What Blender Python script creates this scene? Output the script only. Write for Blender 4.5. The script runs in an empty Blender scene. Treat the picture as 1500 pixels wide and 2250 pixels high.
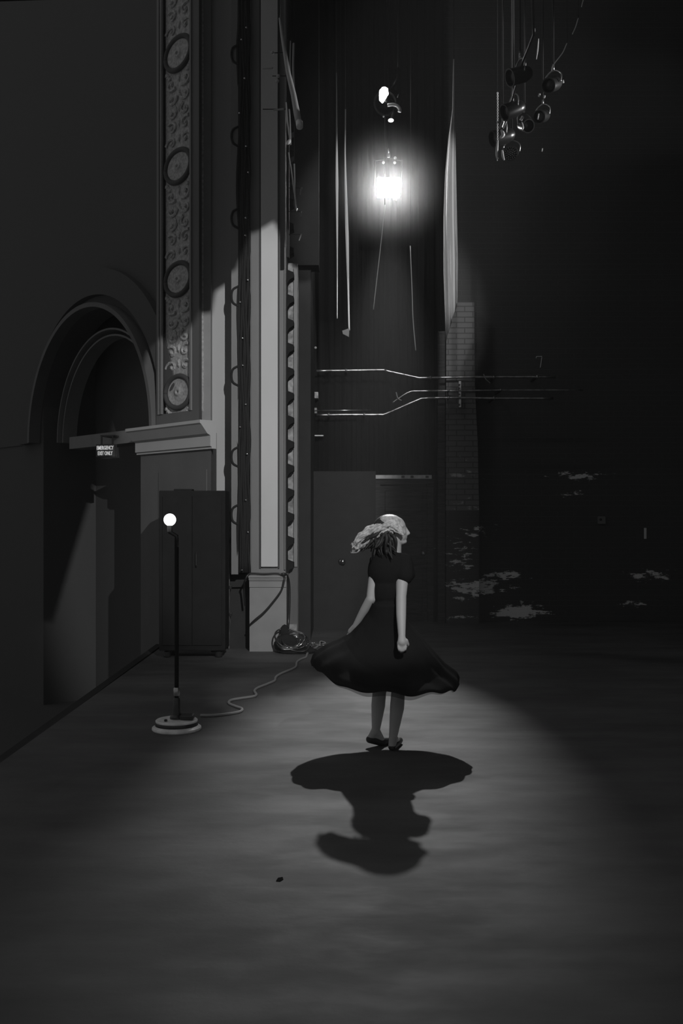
import bpy, bmesh, math, random
from mathutils import Vector, Matrix, Quaternion
random.seed(7)
C = bpy.context.scene.collection
PI = math.pi
F = 2187.5            # focal length in pixels of the 1500 px wide frame (35 mm on a 24 mm wide portrait sensor)
EYE = 1.6             # camera height
HY = 1125.0

def W(px, py, D):     # survey helper: a bearing measured on the photograph at a known distance D -> a point in metres
    return Vector(((px-750.0)/F*D, D, EYE+(HY-py)/F*D))
def FL(px, py):       # a point on the stage floor
    D = EYE*F/(py-HY)
    return Vector(((px-750.0)/F*D, D, 0.0))

# ------------------------------------------------------------------ camera
cam_d = bpy.data.cameras.new('camera'); cam = bpy.data.objects.new('camera', cam_d); C.objects.link(cam)
cam_d.sensor_fit = 'HORIZONTAL'; cam_d.sensor_width = 24.0; cam_d.lens = 35.0
cam.location = (0, 0, EYE); cam.rotation_euler = (PI/2, 0, 0)
cam_d.clip_start = 0.05; cam_d.clip_end = 200
bpy.context.scene.camera = cam

# ------------------------------------------------------------------ world: dim ambient fill added through the open auditorium to lift the blacks
AMB = 0.16
w = bpy.data.worlds.new('world'); bpy.context.scene.world = w; w.use_nodes = True
bg = w.node_tree.nodes['Background']; bg.inputs[0].default_value = (1, 1, 1, 1); bg.inputs[1].default_value = AMB
sc = bpy.context.scene
sc.view_settings.view_transform = 'Standard'; sc.view_settings.look = 'None'
sc.view_settings.exposure = 0.0; sc.view_settings.gamma = 1.0; sc.view_settings.use_curve_mapping = False
sc.cycles.use_denoising = True
sc.cycles.max_bounces = 5; sc.cycles.diffuse_bounces = 3; sc.cycles.glossy_bounces = 3
sc.cycles.volume_bounces = 0; sc.cycles.transparent_max_bounces = 8
sc.cycles.sample_clamp_indirect = 2.0

# ------------------------------------------------------------------ lights
LAMP = W(853, 412, 13.0)
def spot(name, loc, target, energy, size_deg, blend, radius, scale=(1, 1, 1)):
    d = bpy.data.lights.new(name, 'SPOT'); d.energy = energy; d.spot_size = math.radians(size_deg)
    d.spot_blend = blend; d.shadow_soft_size = radius
    o = bpy.data.objects.new(name, d); C.objects.link(o); o.location = loc
    o.rotation_euler = (Vector(target)-Vector(loc)).to_track_quat('-Z', 'Y').to_euler(); o.scale = scale
    return o
# upstage flood lamp: the hard back light that throws the shadow towards the camera
spot('flood_beam', LAMP+Vector((0, -0.80, -0.60)), (0.22, 7.2, 0.0), 2150, 45, 1.0, 0.05, (0.47, 1, 1))
# front-of-house lamp aimed at the proscenium column
spot('front_beam', (1.6, 1.0, 5.3), W(560, 965, 11.6), 2500, 31, 0.5, 0.02, (0.68, 1, 1))
# unseen spot added only to brighten the hanging cloths around the flood lamp
spot('cloth_fill_spot', (1.6, 4.9, 7.5), W(870, 500, 12.4), 1150, 20.5, 0.45, 0.05)
# unseen spot added to light the dancer's upper body
spot('dancer_fill_spot', (1.5, 2.4, 4.4), (0.28, 6.75, 1.20), 600, 14.5, 0.5, 0.04)
# unseen spot added at stage right to brighten the rigging high up
spot('rigging_fill_spot', (5.5, 9.3, 5.3), (0, 9.4, 5.5), 700, 25, 0.5, 0.04)
d = bpy.data.lights.new('upper_lamp_glow', 'POINT'); d.energy = 5; d.shadow_soft_size = 0.05
o = bpy.data.objects.new('upper_lamp_glow', d); C.objects.link(o); o.location = W(853, 215, 13.1)

# ------------------------------------------------------------------ materials
def mat(name, v, rough=0.8, metal=0.0, emit=0.0, noise=None, bump=None, spec=0.3, alpha=1.0):
    m = bpy.data.materials.new(name); m.use_nodes = True; nt = m.node_tree; b = nt.nodes['Principled BSDF']
    col = (v, v, v, 1)
    b.inputs['Base Color'].default_value = col; b.inputs['Roughness'].default_value = rough
    b.inputs['Metallic'].default_value = metal; b.inputs['Specular IOR Level'].default_value = spec
    b.inputs['Alpha'].default_value = alpha
    if emit: b.inputs['Emission Color'].default_value = (1, 1, 1, 1); b.inputs['Emission Strength'].default_value = emit
    tc = nt.nodes.new('ShaderNodeTexCoord')
    if noise:
        sc_, amt, stretch = noise
        mp = nt.nodes.new('ShaderNodeMapping'); mp.inputs['Scale'].default_value = stretch
        n = nt.nodes.new('ShaderNodeTexNoise'); n.inputs['Scale'].default_value = sc_; n.inputs['Detail'].default_value = 6
        r = nt.nodes.new('ShaderNodeValToRGB')
        r.color_ramp.elements[0].position = 0.3; r.color_ramp.elements[1].position = 0.72
        a, c = v*(1-amt), v*(1+amt)
        r.color_ramp.elements[0].color = (a, a, a, 1); r.color_ramp.elements[1].color = (c, c, c, 1)
        nt.links.new(tc.outputs['Object'], mp.inputs[0]); nt.links.new(mp.outputs[0], n.inputs['Vector'])
        nt.links.new(n.outputs[0], r.inputs[0]); nt.links.new(r.outputs[0], b.inputs['Base Color'])
    if bump:
        n2 = nt.nodes.new('ShaderNodeTexNoise'); n2.inputs['Scale'].default_value = bump[0]; n2.inputs['Detail'].default_value = 5
        bp = nt.nodes.new('ShaderNodeBump'); bp.inputs['Strength'].default_value = bump[1]; bp.inputs['Distance'].default_value = 0.02
        nt.links.new(tc.outputs['Object'], n2.inputs['Vector']); nt.links.new(n2.outputs[0], bp.inputs['Height'])
        nt.links.new(bp.outputs[0], b.inputs['Normal'])
    return m
M = {}
M['cream'] = mat('cream_paint', 0.58, 0.7, noise=(3, 0.05, (1, 1, .3)))
M['grey_paint'] = mat('grey_paint', 0.21, 0.7, noise=(4, 0.08, (1, 1, .3)))
M['pier_paint'] = mat('pier_paint', 0.13, 0.75, noise=(4, 0.08, (1, 1, .4)))
M['wall_paint'] = mat('wall_paint', 0.46, 0.75, noise=(2, 0.05, (1, 1, .4)))
M['plinth_paint'] = mat('plinth_paint', 0.27, 0.75, noise=(5, 0.08, (1, 1, 1)))
M['groove'] = mat('groove_paint', 0.07, 0.8)
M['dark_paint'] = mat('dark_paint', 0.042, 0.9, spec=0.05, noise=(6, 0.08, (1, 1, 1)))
M['hall_paint'] = mat('auditorium_paint', 0.10, 0.95, spec=0.05)
M['ornament'] = mat('ornament_plaster', 0.4, 0.7, noise=(30, 0.35, (1, 1, 1)))
M['black_cloth'] = mat('black_velour', 0.012, 1.0, spec=0.0)
M['black_metal'] = mat('black_enamel', 0.02, 0.32, spec=0.6)
M['black_matte'] = mat('black_matte', 0.022, 0.95, spec=0.02, noise=(8, 0.1, (1, 1, 1)))
M['chrome'] = mat('worn_chrome', 0.75, 0.22, 1.0)
M['steel'] = mat('galvanised_steel', 0.5, 0.3, 0.9, noise=(12, 0.5, (1, 1, 1)))
M['white_enamel'] = mat('white_enamel', 0.85, 0.4, noise=(14, 0.2, (1, 1, 1)))
M['white_paint'] = mat('white_sign_paint', 0.85, 0.6)
M['white_cloth'] = mat('white_canvas', 0.8, 0.95, noise=(6, 0.06, (3, 3, .3)))  # also colours the lit edges of black curtains
M['skin'] = mat('skin', 0.44, 0.5, noise=(9, 0.04, (1, 1, 1)))
M['dress'] = mat('black_dress_cloth', 0.016, 1.0, spec=0.0)
M['tulle'] = mat('dark_tulle', 0.03, 1.0, spec=0.0, alpha=0.55)
M['hair_shade'] = mat('shaded_blonde_hair', 0.03, 0.6, noise=(60, 0.4, (1, 1, 1)))  # blonde with the shade of the lower head put into its colour
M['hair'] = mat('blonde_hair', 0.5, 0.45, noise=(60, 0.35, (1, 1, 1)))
M['shoe'] = mat('dark_leather', 0.03, 0.45)
M['sole'] = mat('shoe_lining', 0.3, 0.6)
M['bright_metal'] = mat('bright_metal', 0.8, 0.3, spec=0.8)
M['cord'] = mat('grey_rubber_cord', 0.3, 0.6)
M['boom_cord'] = mat('dull_black_cord', 0.022, 0.7, spec=0.15)
M['black_cord'] = mat('black_rubber_cord', 0.02, 0.35, spec=0.5)
M['wood'] = mat('dark_wood', 0.06, 0.7, noise=(5, 0.4, (1, 1, 12)))
M['lens_on'] = mat('lit_lens', 0.9, 0.5, emit=95)
M['lens2_on'] = mat('lit_small_lens', 0.9, 0.5, emit=5)
M['bulb_on'] = mat('lit_bulb', 0.9, 0.5, emit=2.6)
M['sign_on'] = mat('lit_sign_letters', 0.9, 0.5, emit=0.32)
M['sign_box'] = mat('sign_housing', 0.1, 0.6)
M['grille'] = mat('worn_plaster', 0.35, 0.9, noise=(16, 0.5, (1, 1, 1)))
M['bead'] = mat('clear_lens_bead', 0.6, 0.12, spec=1.0, noise=(10, 0.3, (1, 1, 1)))

def ramp(nt, fac, p0, p1, c0=0.0, c1=1.0):
    r = nt.nodes.new('ShaderNodeMapRange'); r.inputs['From Min'].default_value = p0; r.inputs['From Max'].default_value = p1
    r.inputs['To Min'].default_value = c0; r.inputs['To Max'].default_value = c1; r.interpolation_type = 'SMOOTHSTEP'
    nt.links.new(fac, r.inputs['Value']); return r.outputs[0]
def mth(nt, op, a, b=None):
    n = nt.nodes.new('ShaderNodeMath'); n.operation = op
    for i, x in enumerate((a, b)):
        if x is None: continue
        if isinstance(x, (int, float)): n.inputs[i].default_value = x
        else: nt.links.new(x, n.inputs[i])
    return n.outputs[0]
# stage floor: scuffed painted boards
m = bpy.data.materials.new('stage_floor_paint'); m.use_nodes = True; nt = m.node_tree; b = nt.nodes['Principled BSDF']
tc = nt.nodes.new('ShaderNodeTexCoord')
def nz(scale, stretch, detail=6, rough=0.6):
    mp = nt.nodes.new('ShaderNodeMapping'); mp.inputs['Scale'].default_value = stretch
    n = nt.nodes.new('ShaderNodeTexNoise'); n.inputs['Scale'].default_value = scale; n.inputs['Detail'].default_value = detail
    n.inputs['Roughness'].default_value = rough
    nt.links.new(tc.outputs['Object'], mp.inputs[0]); nt.links.new(mp.outputs[0], n.inputs['Vector']); return n.outputs[0]
a1 = ramp(nt, nz(0.9, (.7, 1.6, 1)), 0.35, 0.7, 0.085, 0.125)
a2 = ramp(nt, nz(2.2, (.5, 3.0, 1), 8), 0.3, 0.75, 0.93, 1.09)
a3 = ramp(nt, nz(5, (.35, 2.2, 1), 8, 0.7), 0.62, 0.8, 1.0, 1.6)
colv = mth(nt, 'MULTIPLY', mth(nt, 'MULTIPLY', a1, a2), a3)
cc = nt.nodes.new('ShaderNodeCombineColor')
for i in range(3): nt.links.new(colv, cc.inputs[i])
nt.links.new(cc.outputs[0], b.inputs['Base Color'])
nt.links.new(ramp(nt, nz(1.8, (1, 2, 1)), 0.3, 0.7, 0.62, 0.8), b.inputs['Roughness'])
b.inputs['Specular IOR Level'].default_value = 0.1
bp = nt.nodes.new('ShaderNodeBump'); bp.inputs['Strength'].default_value = 0.15; bp.inputs['Distance'].default_value = 0.01
nt.links.new(nz(25, (1, 1, 1)), bp.inputs['Height']); nt.links.new(bp.outputs[0], b.inputs['Normal'])
M['floor'] = m
# black-painted brick whose paint has worn off in patches
def brick_mat(name, base, worn, patches, lines=0.0, th=(0.52, 0.60)):
    m = bpy.data.materials.new(name); m.use_nodes = True; nt = m.node_tree; b = nt.nodes['Principled BSDF']
    tc = nt.nodes.new('ShaderNodeTexCoord'); sx = nt.nodes.new('ShaderNodeSeparateXYZ'); nt.links.new(tc.outputs['Object'], sx.inputs[0])
    cx = nt.nodes.new('ShaderNodeCombineXYZ'); nt.links.new(sx.outputs['X'], cx.inputs[0]); nt.links.new(sx.outputs['Z'], cx.inputs[1])
    br = nt.nodes.new('ShaderNodeTexBrick'); nt.links.new(cx.outputs[0], br.inputs['Vector'])
    br.inputs['Scale'].default_value = 1.0; br.inputs['Brick Width'].default_value = 0.235; br.inputs['Row Height'].default_value = 0.077
    br.inputs['Mortar Size'].default_value = 0.008; br.inputs['Mortar Smooth'].default_value = 0.2
    br.inputs['Color1'].default_value = (0.15, 0.15, 0.15, 1); br.inputs['Color2'].default_value = (0.85, 0.85, 0.85, 1)
    n = nt.nodes.new('ShaderNodeTexNoise'); n.inputs['Scale'].default_value = 9.0; n.inputs['Detail'].default_value = 8; n.inputs['Roughness'].default_value = 0.7
    mp = nt.nodes.new('ShaderNodeMapping'); mp.inputs['Scale'].default_value = (0.6, 1.7, 1)
    nt.links.new(cx.outputs[0], mp.inputs[0]); nt.links.new(mp.outputs[0], n.inputs['Vector'])
    tot = None
    for (x, z, rx, rz, s) in patches:      # worn places with a shape of their own
        u = mth(nt, 'DIVIDE', mth(nt, 'SUBTRACT', sx.outputs['X'], x), rx); v = mth(nt, 'DIVIDE', mth(nt, 'SUBTRACT', sx.outputs['Z'], z), rz)
        q = mth(nt, 'ADD', mth(nt, 'MULTIPLY', u, u), mth(nt, 'MULTIPLY', v, v))
        g = mth(nt, 'MULTIPLY', mth(nt, 'POWER', 2.718, mth(nt, 'MULTIPLY', q, -1.0)), s)
        tot = g if tot is None else mth(nt, 'MAXIMUM', tot, g)
    bc = nt.nodes.new('ShaderNodeSeparateColor'); nt.links.new(br.outputs['Color'], bc.inputs[0])
    k = n.outputs[0]
    if tot is not None:
        k = mth(nt, 'ADD', mth(nt, 'ADD', mth(nt, 'MULTIPLY', k, 0.8), mth(nt, 'MULTIPLY', tot, 0.29)), mth(nt, 'MULTIPLY', bc.outputs[0], 0.16))
        k = mth(nt, 'ADD', k, mth(nt, 'MULTIPLY', br.outputs['Fac'], 0.09))
    mask = ramp(nt, k, th[0], th[1])
    mv = ramp(nt, mask, 0, 1, base, worn)
    bs = mth(nt, 'MULTIPLY', mv, ramp(nt, br.outputs['Fac'], 0, 1, 1.0, lines))
    cc = nt.nodes.new('ShaderNodeCombineColor')
    for i in range(3): nt.links.new(bs, cc.inputs[i])
    nt.links.new(cc.outputs[0], b.inputs['Base Color']); b.inputs['Roughness'].default_value = 0.75; b.inputs['Specular IOR Level'].default_value = 0.2
    bp = nt.nodes.new('ShaderNodeBump'); bp.inputs['Strength'].default_value = 0.6; bp.inputs['Distance'].default_value = 0.008; bp.invert = True
    nt.links.new(br.outputs['Fac'], bp.inputs['Height']); nt.links.new(bp.outputs[0], b.inputs['Normal'])
    return m

# ------------------------------------------------------------------ mesh helpers
class MB:
    def __init__(s): s.bm = bmesh.new()
    def box(s, a, b, bevel=0.0, mtx=None):
        a, b = Vector(a), Vector(b); c = (a+b)/2; d = b-a
        r = bmesh.ops.create_cube(s.bm, size=1.0)
        bmesh.ops.scale(s.bm, vec=(abs(d.x), abs(d.y), abs(d.z)), verts=r['verts'])
        if bevel:
            es = list({e for v in r['verts'] for e in v.link_edges})
            r2 = bmesh.ops.bevel(s.bm, geom=es, offset=bevel, segments=2, affect='EDGES', profile=0.6)
            vs = list({v for f in r2['faces'] for v in f.verts} | {v for v in r['verts'] if v.is_valid})
        else: vs = r['verts']
        bmesh.ops.translate(s.bm, vec=c, verts=vs)
        if mtx: bmesh.ops.transform(s.bm, matrix=mtx, verts=vs)
        return s
    def tube(s, pts, r, n=10, cap=True, radii=None):
        pts = [Vector(p) for p in pts]; rings = []; up = None
        for i, p in enumerate(pts):
            t = (pts[min(i+1, len(pts)-1)]-pts[max(i-1, 0)]).normalized()
            if up is None: up = t.orthogonal().normalized()
            else: up = (up - t*up.dot(t)); up = up.normalized() if up.length > 1e-6 else t.orthogonal().normalized()
            q = t.cross(up); rr = radii[i] if radii else r
            rings.append([s.bm.verts.new(p+(up*math.cos(2*PI*k/n)+q*math.sin(2*PI*k/n))*rr) for k in range(n)])
        for a, b in zip(rings, rings[1:]):
            for k in range(n): s.bm.faces.new((a[k], a[(k+1) % n], b[(k+1) % n], b[k]))
        if cap: s.bm.faces.new(rings[0][::-1]); s.bm.faces.new(rings[-1])
        return s
    def lathe(s, prof, c=(0, 0, 0), n=40, axis=(0, 0, 1)):
        c = Vector(c); q = Vector((0, 0, 1)).rotation_difference(Vector(axis)); rings = []
        for (r, z) in prof:
            rings.append([s.bm.verts.new(c+q @ Vector((max(r, 1e-4)*math.cos(2*PI*k/n), max(r, 1e-4)*math.sin(2*PI*k/n), z))) for k in range(n)])
        for a, b in zip(rings, rings[1:]):
            for k in range(n): s.bm.faces.new((a[k], a[(k+1) % n], b[(k+1) % n], b[k]))
        s.bm.faces.new(rings[0][::-1]); s.bm.faces.new(rings[-1]); return s
    def ball(s, c, r, sub=2, rot=None):
        res = bmesh.ops.create_icosphere(s.bm, subdivisions=sub, radius=1.0)
        r = (r, r, r) if isinstance(r, (int, float)) else r
        mt = Matrix.Translation(Vector(c)) @ (rot.to_matrix().to_4x4() if rot else Matrix()) @ Matrix.Diagonal((*r, 1))
        bmesh.ops.transform(s.bm, matrix=mt, verts=res['verts']); return s
    def capsule(s, a, b, ra, rb, n=14):
        a, b = Vector(a), Vector(b); t = (b-a); L = t.length; t = t.normalized(); pts = []; rad = []
        for k in range(5):
            an = PI/2*k/4; pts.append(a - t*ra*math.cos(an)); rad.append(max(ra*math.sin(an), 1e-4))
        for k in range(5):
            an = PI/2*(4-k)/4; pts.append(b + t*rb*math.cos(an)); rad.append(max(rb*math.sin(an), 1e-4))
        return s.tube(pts, 1, n, True, rad)
    def chain(s, pts, rad, n=14):
        for i in range(len(pts)-1): s.capsule(pts[i], pts[i+1], rad[i], rad[i+1], n)
        return s
    def prism(s, pts, vec):       # polygon extruded along vec
        v = Vector(vec); A = [s.bm.verts.new(Vector(p)) for p in pts]; B = [s.bm.verts.new(Vector(p)+v) for p in pts]
        n = len(A); s.bm.faces.new(A[::-1]); s.bm.faces.new(B)
        for k in range(n): s.bm.faces.new((A[k], A[(k+1) % n], B[(k+1) % n], B[k]))
        return s
    def sheet(s, grid, thick=0.0, closed=False):
        R = [[s.bm.verts.new(Vector(p)) for p in row] for row in grid]
        for a, b in zip(R, R[1:]):
            m_ = len(a)
            for k in range(m_ if closed else m_-1): s.bm.faces.new((a[k], a[(k+1) % m_], b[(k+1) % m_], b[k]))
        return s
    def build(s, name, m, parent=None, smooth=False, kind=None, label=None, cat=None, group=None, recalc=True, ang=None):
        if recalc: bmesh.ops.recalc_face_normals(s.bm, faces=s.bm.faces[:])
        me = bpy.data.meshes.new(name); s.bm.to_mesh(me); s.bm.free()
        if smooth or ang:
            for p in me.polygons: p.use_smooth = True
        if ang: me.set_sharp_from_angle(angle=math.radians(ang))
        me.materials.append(M[m] if isinstance(m, str) else m)
        o = bpy.data.objects.new(name, me); C.objects.link(o)
        if parent:
            o.parent = parent; o.matrix_parent_inverse = Matrix.Translation(-Vector(parent.location)) if parent.type == 'EMPTY' and parent.parent is None else Matrix()
        tagk(o, label, cat, group, kind); return o
def tagk(o, label=None, cat=None, group=None, kind=None):
    if label: o['label'] = label
    if cat: o['category'] = cat
    if group: o['group'] = group
    if kind: o['kind'] = kind
    return o
def thing(name, loc, label, cat, group=None):
    o = bpy.data.objects.new(name, None); o.location = Vector(loc); o.empty_display_size = 0.1; C.objects.link(o)
    return tagk(o, label, cat, group)
def S(mb, name, m, **k): return mb.build(name, m, kind='structure', **k)
def cr(pts, n=8):      # Catmull-Rom through points
    P = [Vector(p) for p in pts]; P = [P[0]*2-P[1]]+P+[P[-1]*2-P[-2]]; out = []
    for i in range(1, len(P)-2):
        for k in range(n):
            t = k/n; a, b, c, d = P[i-1], P[i], P[i+1], P[i+2]
            out.append(0.5*((2*b)+(c-a)*t+(2*a-5*b+4*c-d)*t*t+(3*b-a-3*c+d)*t**3))
    out.append(P[-2]); return out

# ================================================================== SETTING
DW = 14.6
SEDGE = -2.25
S(MB().prism([(SEDGE, -3.0, 0), (6.2, -3.0, 0), (6.2, DW+.05, 0), (-1.3, DW+.05, 0), (-1.3, 12.1, 0), (SEDGE+.12, 12.1, 0)], (0, 0, -0.25)), 'floor', 'floor')
S(MB().box((-14, -3, -1.5), (SEDGE, 24, -1.3)), 'floor_auditorium', 'hall_paint')
S(MB().box((SEDGE-.02, -3, -1.3), (SEDGE+.06, 12.3, -0.02)), 'trim_1', 'dark_paint')
bw = lambda x, y: ((x-750)/F*DW, EYE+(HY-y)/F*DW)
pt = []
for (x, y, rx, ry, s) in [(1000, 1215, 70, 60, .75), (1040, 1290, 110, 30, 1.0), (1140, 1345, 75, 22, 1.25), (1110, 1265, 60, 16, .9), (1280, 1045, 110, 14, .8),
                          (1420, 1265, 70, 22, .9), (1400, 1325, 60, 16, .7), (1045, 1160, 60, 34, .7), (1255, 1086, 40, 10, .8), (1060, 1040, 60, 20, .45), (960, 1352, 120, 12, .65)]:
    a, c = bw(x, y); pt.append((a, c, rx/F*DW, ry/F*DW, s))
M['brick'] = brick_mat('worn_black_brick', 0.085, 0.95, pt, 1.15, (.69, .77))
S(MB().box((-1.2, DW, 0), (6.2, DW+.3, 10.2)), 'wall_back', 'brick')
S(MB().box((6.0, 3.0, 0), (6.3, DW+.3, 10.2)), 'wall_right', 'dark_paint')
S(MB().box((-1.6, 5.5, 10.0), (6.3, DW+.3, 10.3)), 'ceiling', 'dark_paint')
# brick buttress; upper part's paler colour and slanted edge stand for light on it
pb = []
for (x, y, rx, ry, s) in [(1010, 1010, 40, 14, .45), (1015, 1045, 40, 10, .9), (1020, 1120, 40, 40, .6), (1005, 1230, 50, 60, .9)]:
    a, c = bw(x, y); pb.append((a, c, rx/F*DW, ry/F*DW, s))
M['brick2'] = brick_mat('lit_brick', 0.2, 0.62, pb, 0.6, (.69, .77))  # brick lightened to stand for the lit patch
D2 = 14.25
c0, c1 = W(980, 700, D2).x, W(1049, 700, D2).x
S(MB().prism([(c0, D2, 1.62), (c1+.02, D2, 1.62), (c1, D2, 2.6), (c1-.04, D2, 3.4), (c1-.05, D2, 4.6), (c0, D2, 4.6)], (0, DW-D2+.02, 0)), 'wall_buttress', 'brick2')
S(MB().box((c0, D2, 0), (c1+.02, DW+.02, 1.62)), 'wall_buttress.001', 'brick')
# door with frame and level above
def rect(x0, y0, x1, y1, D, th):   # box whose front face covers the bearings x0..x1, y0..y1 at distance D
    a = W(x0, y1, D); b2 = W(x1, y0, D); return (a.x, D, a.z), (b2.x, D+th, b2.z)
door = thing('door_1', (W(885, 1365, 14.5).x, 14.55, 0), None, None); door['kind'] = 'structure'
dz = 1.98
xa, xb = W(835, 1200, 14.5).x, W(938, 1200, 14.5).x
mb = MB().box((xa, 14.52, 0.0), (xb, 14.57, dz)); mb.build('door_panel', 'wood', door)
for k in range(5):
    z0 = 0.12+k*0.37; MB().box((xa+.07, 14.49, z0), (xb-.07, 14.525, z0+.31), 0.012).build('panel_board', 'wood', door)
mb = MB().box((xa-.09, 14.46, 0), (xa, 14.6, dz+.02)).box((xb, 14.46, 0), (xb+.09, 14.6, dz+.02)).box((xa-.09, 14.46, dz+.02), (xb+.09, 14.6, dz+.1)); mb.build('door_frame', 'wood', door)
MB().lathe([(.0, -.03), (.03, -.03), (.035, 0), (.02, .03)], (xb-.06, 14.46, 1.0), 16, (0, -1, 0)).build('door_handle', 'steel', door, smooth=True)
p0 = W(824, 1109, 14.42); p1 = W(948, 1100.5, 14.42)
lv = thing('spirit_level', ((p0.x+p1.x)/2, 14.44, p0.z), 'long pale metal spirit level lying along the top of the dark wooden door', 'level')
zt = dz+.1
MB().box((p0.x, 14.40, zt), (p1.x, 14.46, zt+.055), 0.004).build('bar', 'white_enamel', lv)
for x in (885, 905, 938): 
    q = W(x, 1104, 14.4); MB().box((q.x-.022, 14.392, zt+.012), (q.x+.022, 14.402, zt+.045), 0.004).build('vial_window', 'black_metal', lv)
# ceiling-high vertical boards beside the door
S(MB().box((W(962, 800, 14.3).x, 14.32, 0), (c0-.01, DW, 4.2)), 'trim_2', 'wood')

# ---------- proscenium side (left)
DC = 11.5
def slab(x0, x1, z0, z1, D, th=0.5, bev=0.0, mb=None):
    a, b2 = W(x0, 0, D).x, W(x1, 0, D).x
    return (mb or MB()).box((a, D, z0), (b2, D+th, z1), bev)
def zz(py, D): return EYE+(HY-py)/F*D
TOP = 10.0
# column shaft: pilaster with a raised cream panel
S(slab(549, 627, .85, TOP, DC, .55), 'pillar_shaft', 'grey_paint')
S(slab(573, 610, zz(1245, DC), 8.6, DC-.05, .06, .006), 'trim_3', 'cream')
mb = MB(); 
for a, c in ((569.5, 573), (610, 613.5)): slab(a, c, zz(1249, DC), 8.64, DC-.018, .02, 0, mb)
S(mb, 'trim_4', 'groove')
mb = MB(); slab(549.5, 551.5, zz(1252, DC), 8.7, DC-.03, .04, .004, mb); slab(624, 627, zz(1252, DC), 8.7, DC-.03, .04, .004, mb)
S(mb, 'trim_5', 'grey_paint')
# plinth
px0, px1 = W(548, 0, DC-.08).x, W(629, 0, DC-.08).x
S(MB().box((px0, DC-.08, 0), (px1, DC+.5, zz(1285, DC)+.01)), 'pillar_plinth', 'plinth_paint')
mb = MB()
for (y0, y1, e) in ((1262, 1268, .05), (1268, 1273, .035), (1276, 1289, .012), (1273, 1276, .02)):
    mb.box((px0-e*.2, DC-.08-e, zz(y1, DC)), (px1+e*.1, DC+.4, zz(y0, DC)), .003)
S(mb, 'trim_6', 'plinth_paint')
# narrow cream return to the right of the column with worn plaster, rising behind the brackets
S(slab(629, 653, 0, zz(578, 11.9), 11.9, .35), 'wall_return', 'grille')
S(slab(645, 653, zz(1245, 11.9), zz(590, 11.9), 11.86, .05), 'trim_7', 'plinth_paint')
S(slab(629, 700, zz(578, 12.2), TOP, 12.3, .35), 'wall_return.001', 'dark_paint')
S(slab(628, 654, 0, zz(1247, 11.85), 11.85, .06), 'trim_15', 'pier_paint')
S(slab(632, 652, 0, zz(1372, 11.8), 11.8, .06), 'trim_16', 'grille')
# walls between column and pier
S(slab(460, 509, 0, TOP, 11.9, .5), 'wall_left', 'wall_paint')
S(slab(432, 463, 0, TOP, 11.78, .6), 'wall_left.001', 'plinth_paint')
S(slab(508, 523, zz(1262, 11.43), TOP, 11.43, .9), 'trim_8', 'grey_paint')
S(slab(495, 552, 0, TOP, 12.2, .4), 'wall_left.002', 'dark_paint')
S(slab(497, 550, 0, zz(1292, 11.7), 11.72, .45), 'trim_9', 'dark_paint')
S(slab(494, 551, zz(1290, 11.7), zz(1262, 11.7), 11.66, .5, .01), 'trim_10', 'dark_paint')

# ---------- receding auditorium wall (plane A)
OA = Vector((W(470, 0, 11.3).x, 11.3, 0)); UA = Vector((-.66, .751, 0)).normalized(); NA = Vector((-UA.y, UA.x, 0))  # NA faces the camera side
if NA.dot(Vector((0, 0, 0))-OA) < 0: NA = -NA
def sA(px):
    k = (px-750)/F; return (k*OA.y-OA.x)/(UA.x-k*UA.y)
def A(s, z, n=0.0): return OA+UA*s+NA*n+Vector((0, 0, z))
def zA(px, py):
    s = sA(px); D = (OA+UA*s).y; return EYE+(HY-py)/F*D
def aslab(mb, s0, s1, z0, z1, n0, n1):
    mb.prism([A(s0, z0, n0), A(s1, z0, n0), A(s1, z1, n0), A(s0, z1, n0)], NA*(n1-n0)); return mb
s435, s345, s308 = sA(437), sA(343), sA(309)
zc1 = zA(470, 925); zc0 = zA(462, 975)
zc1 = (zc1+zA(300, 944))/2
# lower pier
S(MB().prism([A(.06, -1.35), A(s308, -1.35), A(s308, zc1-.1), A(.06, zc1-.1)], (0, .5, 0)), 'wall_pier', 'pier_paint')
S(aslab(MB(), sA(350), sA(455), .5, zc1-.55, 0, .012), 'trim_11', 'pier_paint')
# cornice of the pier
mb = MB(); e0, e1 = -.0, s308+.05
prof = [(0, zc1-.32), (.03, zc1-.32), (.03, zc1-.30), (.05, zc1-.29), (.05, zc1-.17), (.09, zc1-.15), (.13, zc1-.10), (.17, zc1-.05), (.19, zc1-.035), (.19, zc1), (-.03, zc1), (-.03, zc1-.32)]
mb.prism([A(e0, z, n) for n, z in prof], UA*(e1-e0))
S(mb, 'trim_12', 'wall_paint')
S(aslab(MB(), e1-.02, s308+2.3, zc1-.13, zc1+.04, -.5, -.16), 'trim_13', 'grey_paint')
# upper pier: frame around an ornamental panel
pi0, pi1 = sA(419), sA(358); zp0 = zA(388, 906)
mb = MB()
for a_, b_, z_ in ((s435, pi0, 12), (pi1, s345, 12), (pi0, pi1, zp0)): mb.prism([A(a_, zc1), A(b_, zc1), A(b_, z_), A(a_, z_)], (0, .3, 0))
S(mb, 'wall_pier.001', 'pier_paint')
mb = MB(); aslab(mb, pi1, pi1+.03, zp0, 9.3, 0, .025); aslab(mb, pi1+.07, pi1+.1, zp0, 9.3, 0, .02); aslab(mb, pi0-.03, pi0, zp0, 9.3, 0, .02)
S(mb, 'trim_14', 'grey_paint')
S(aslab(MB(), pi0, pi1, zp0, 12, -.2, -.038), 'wall_pier.002', 'ornament')
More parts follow.
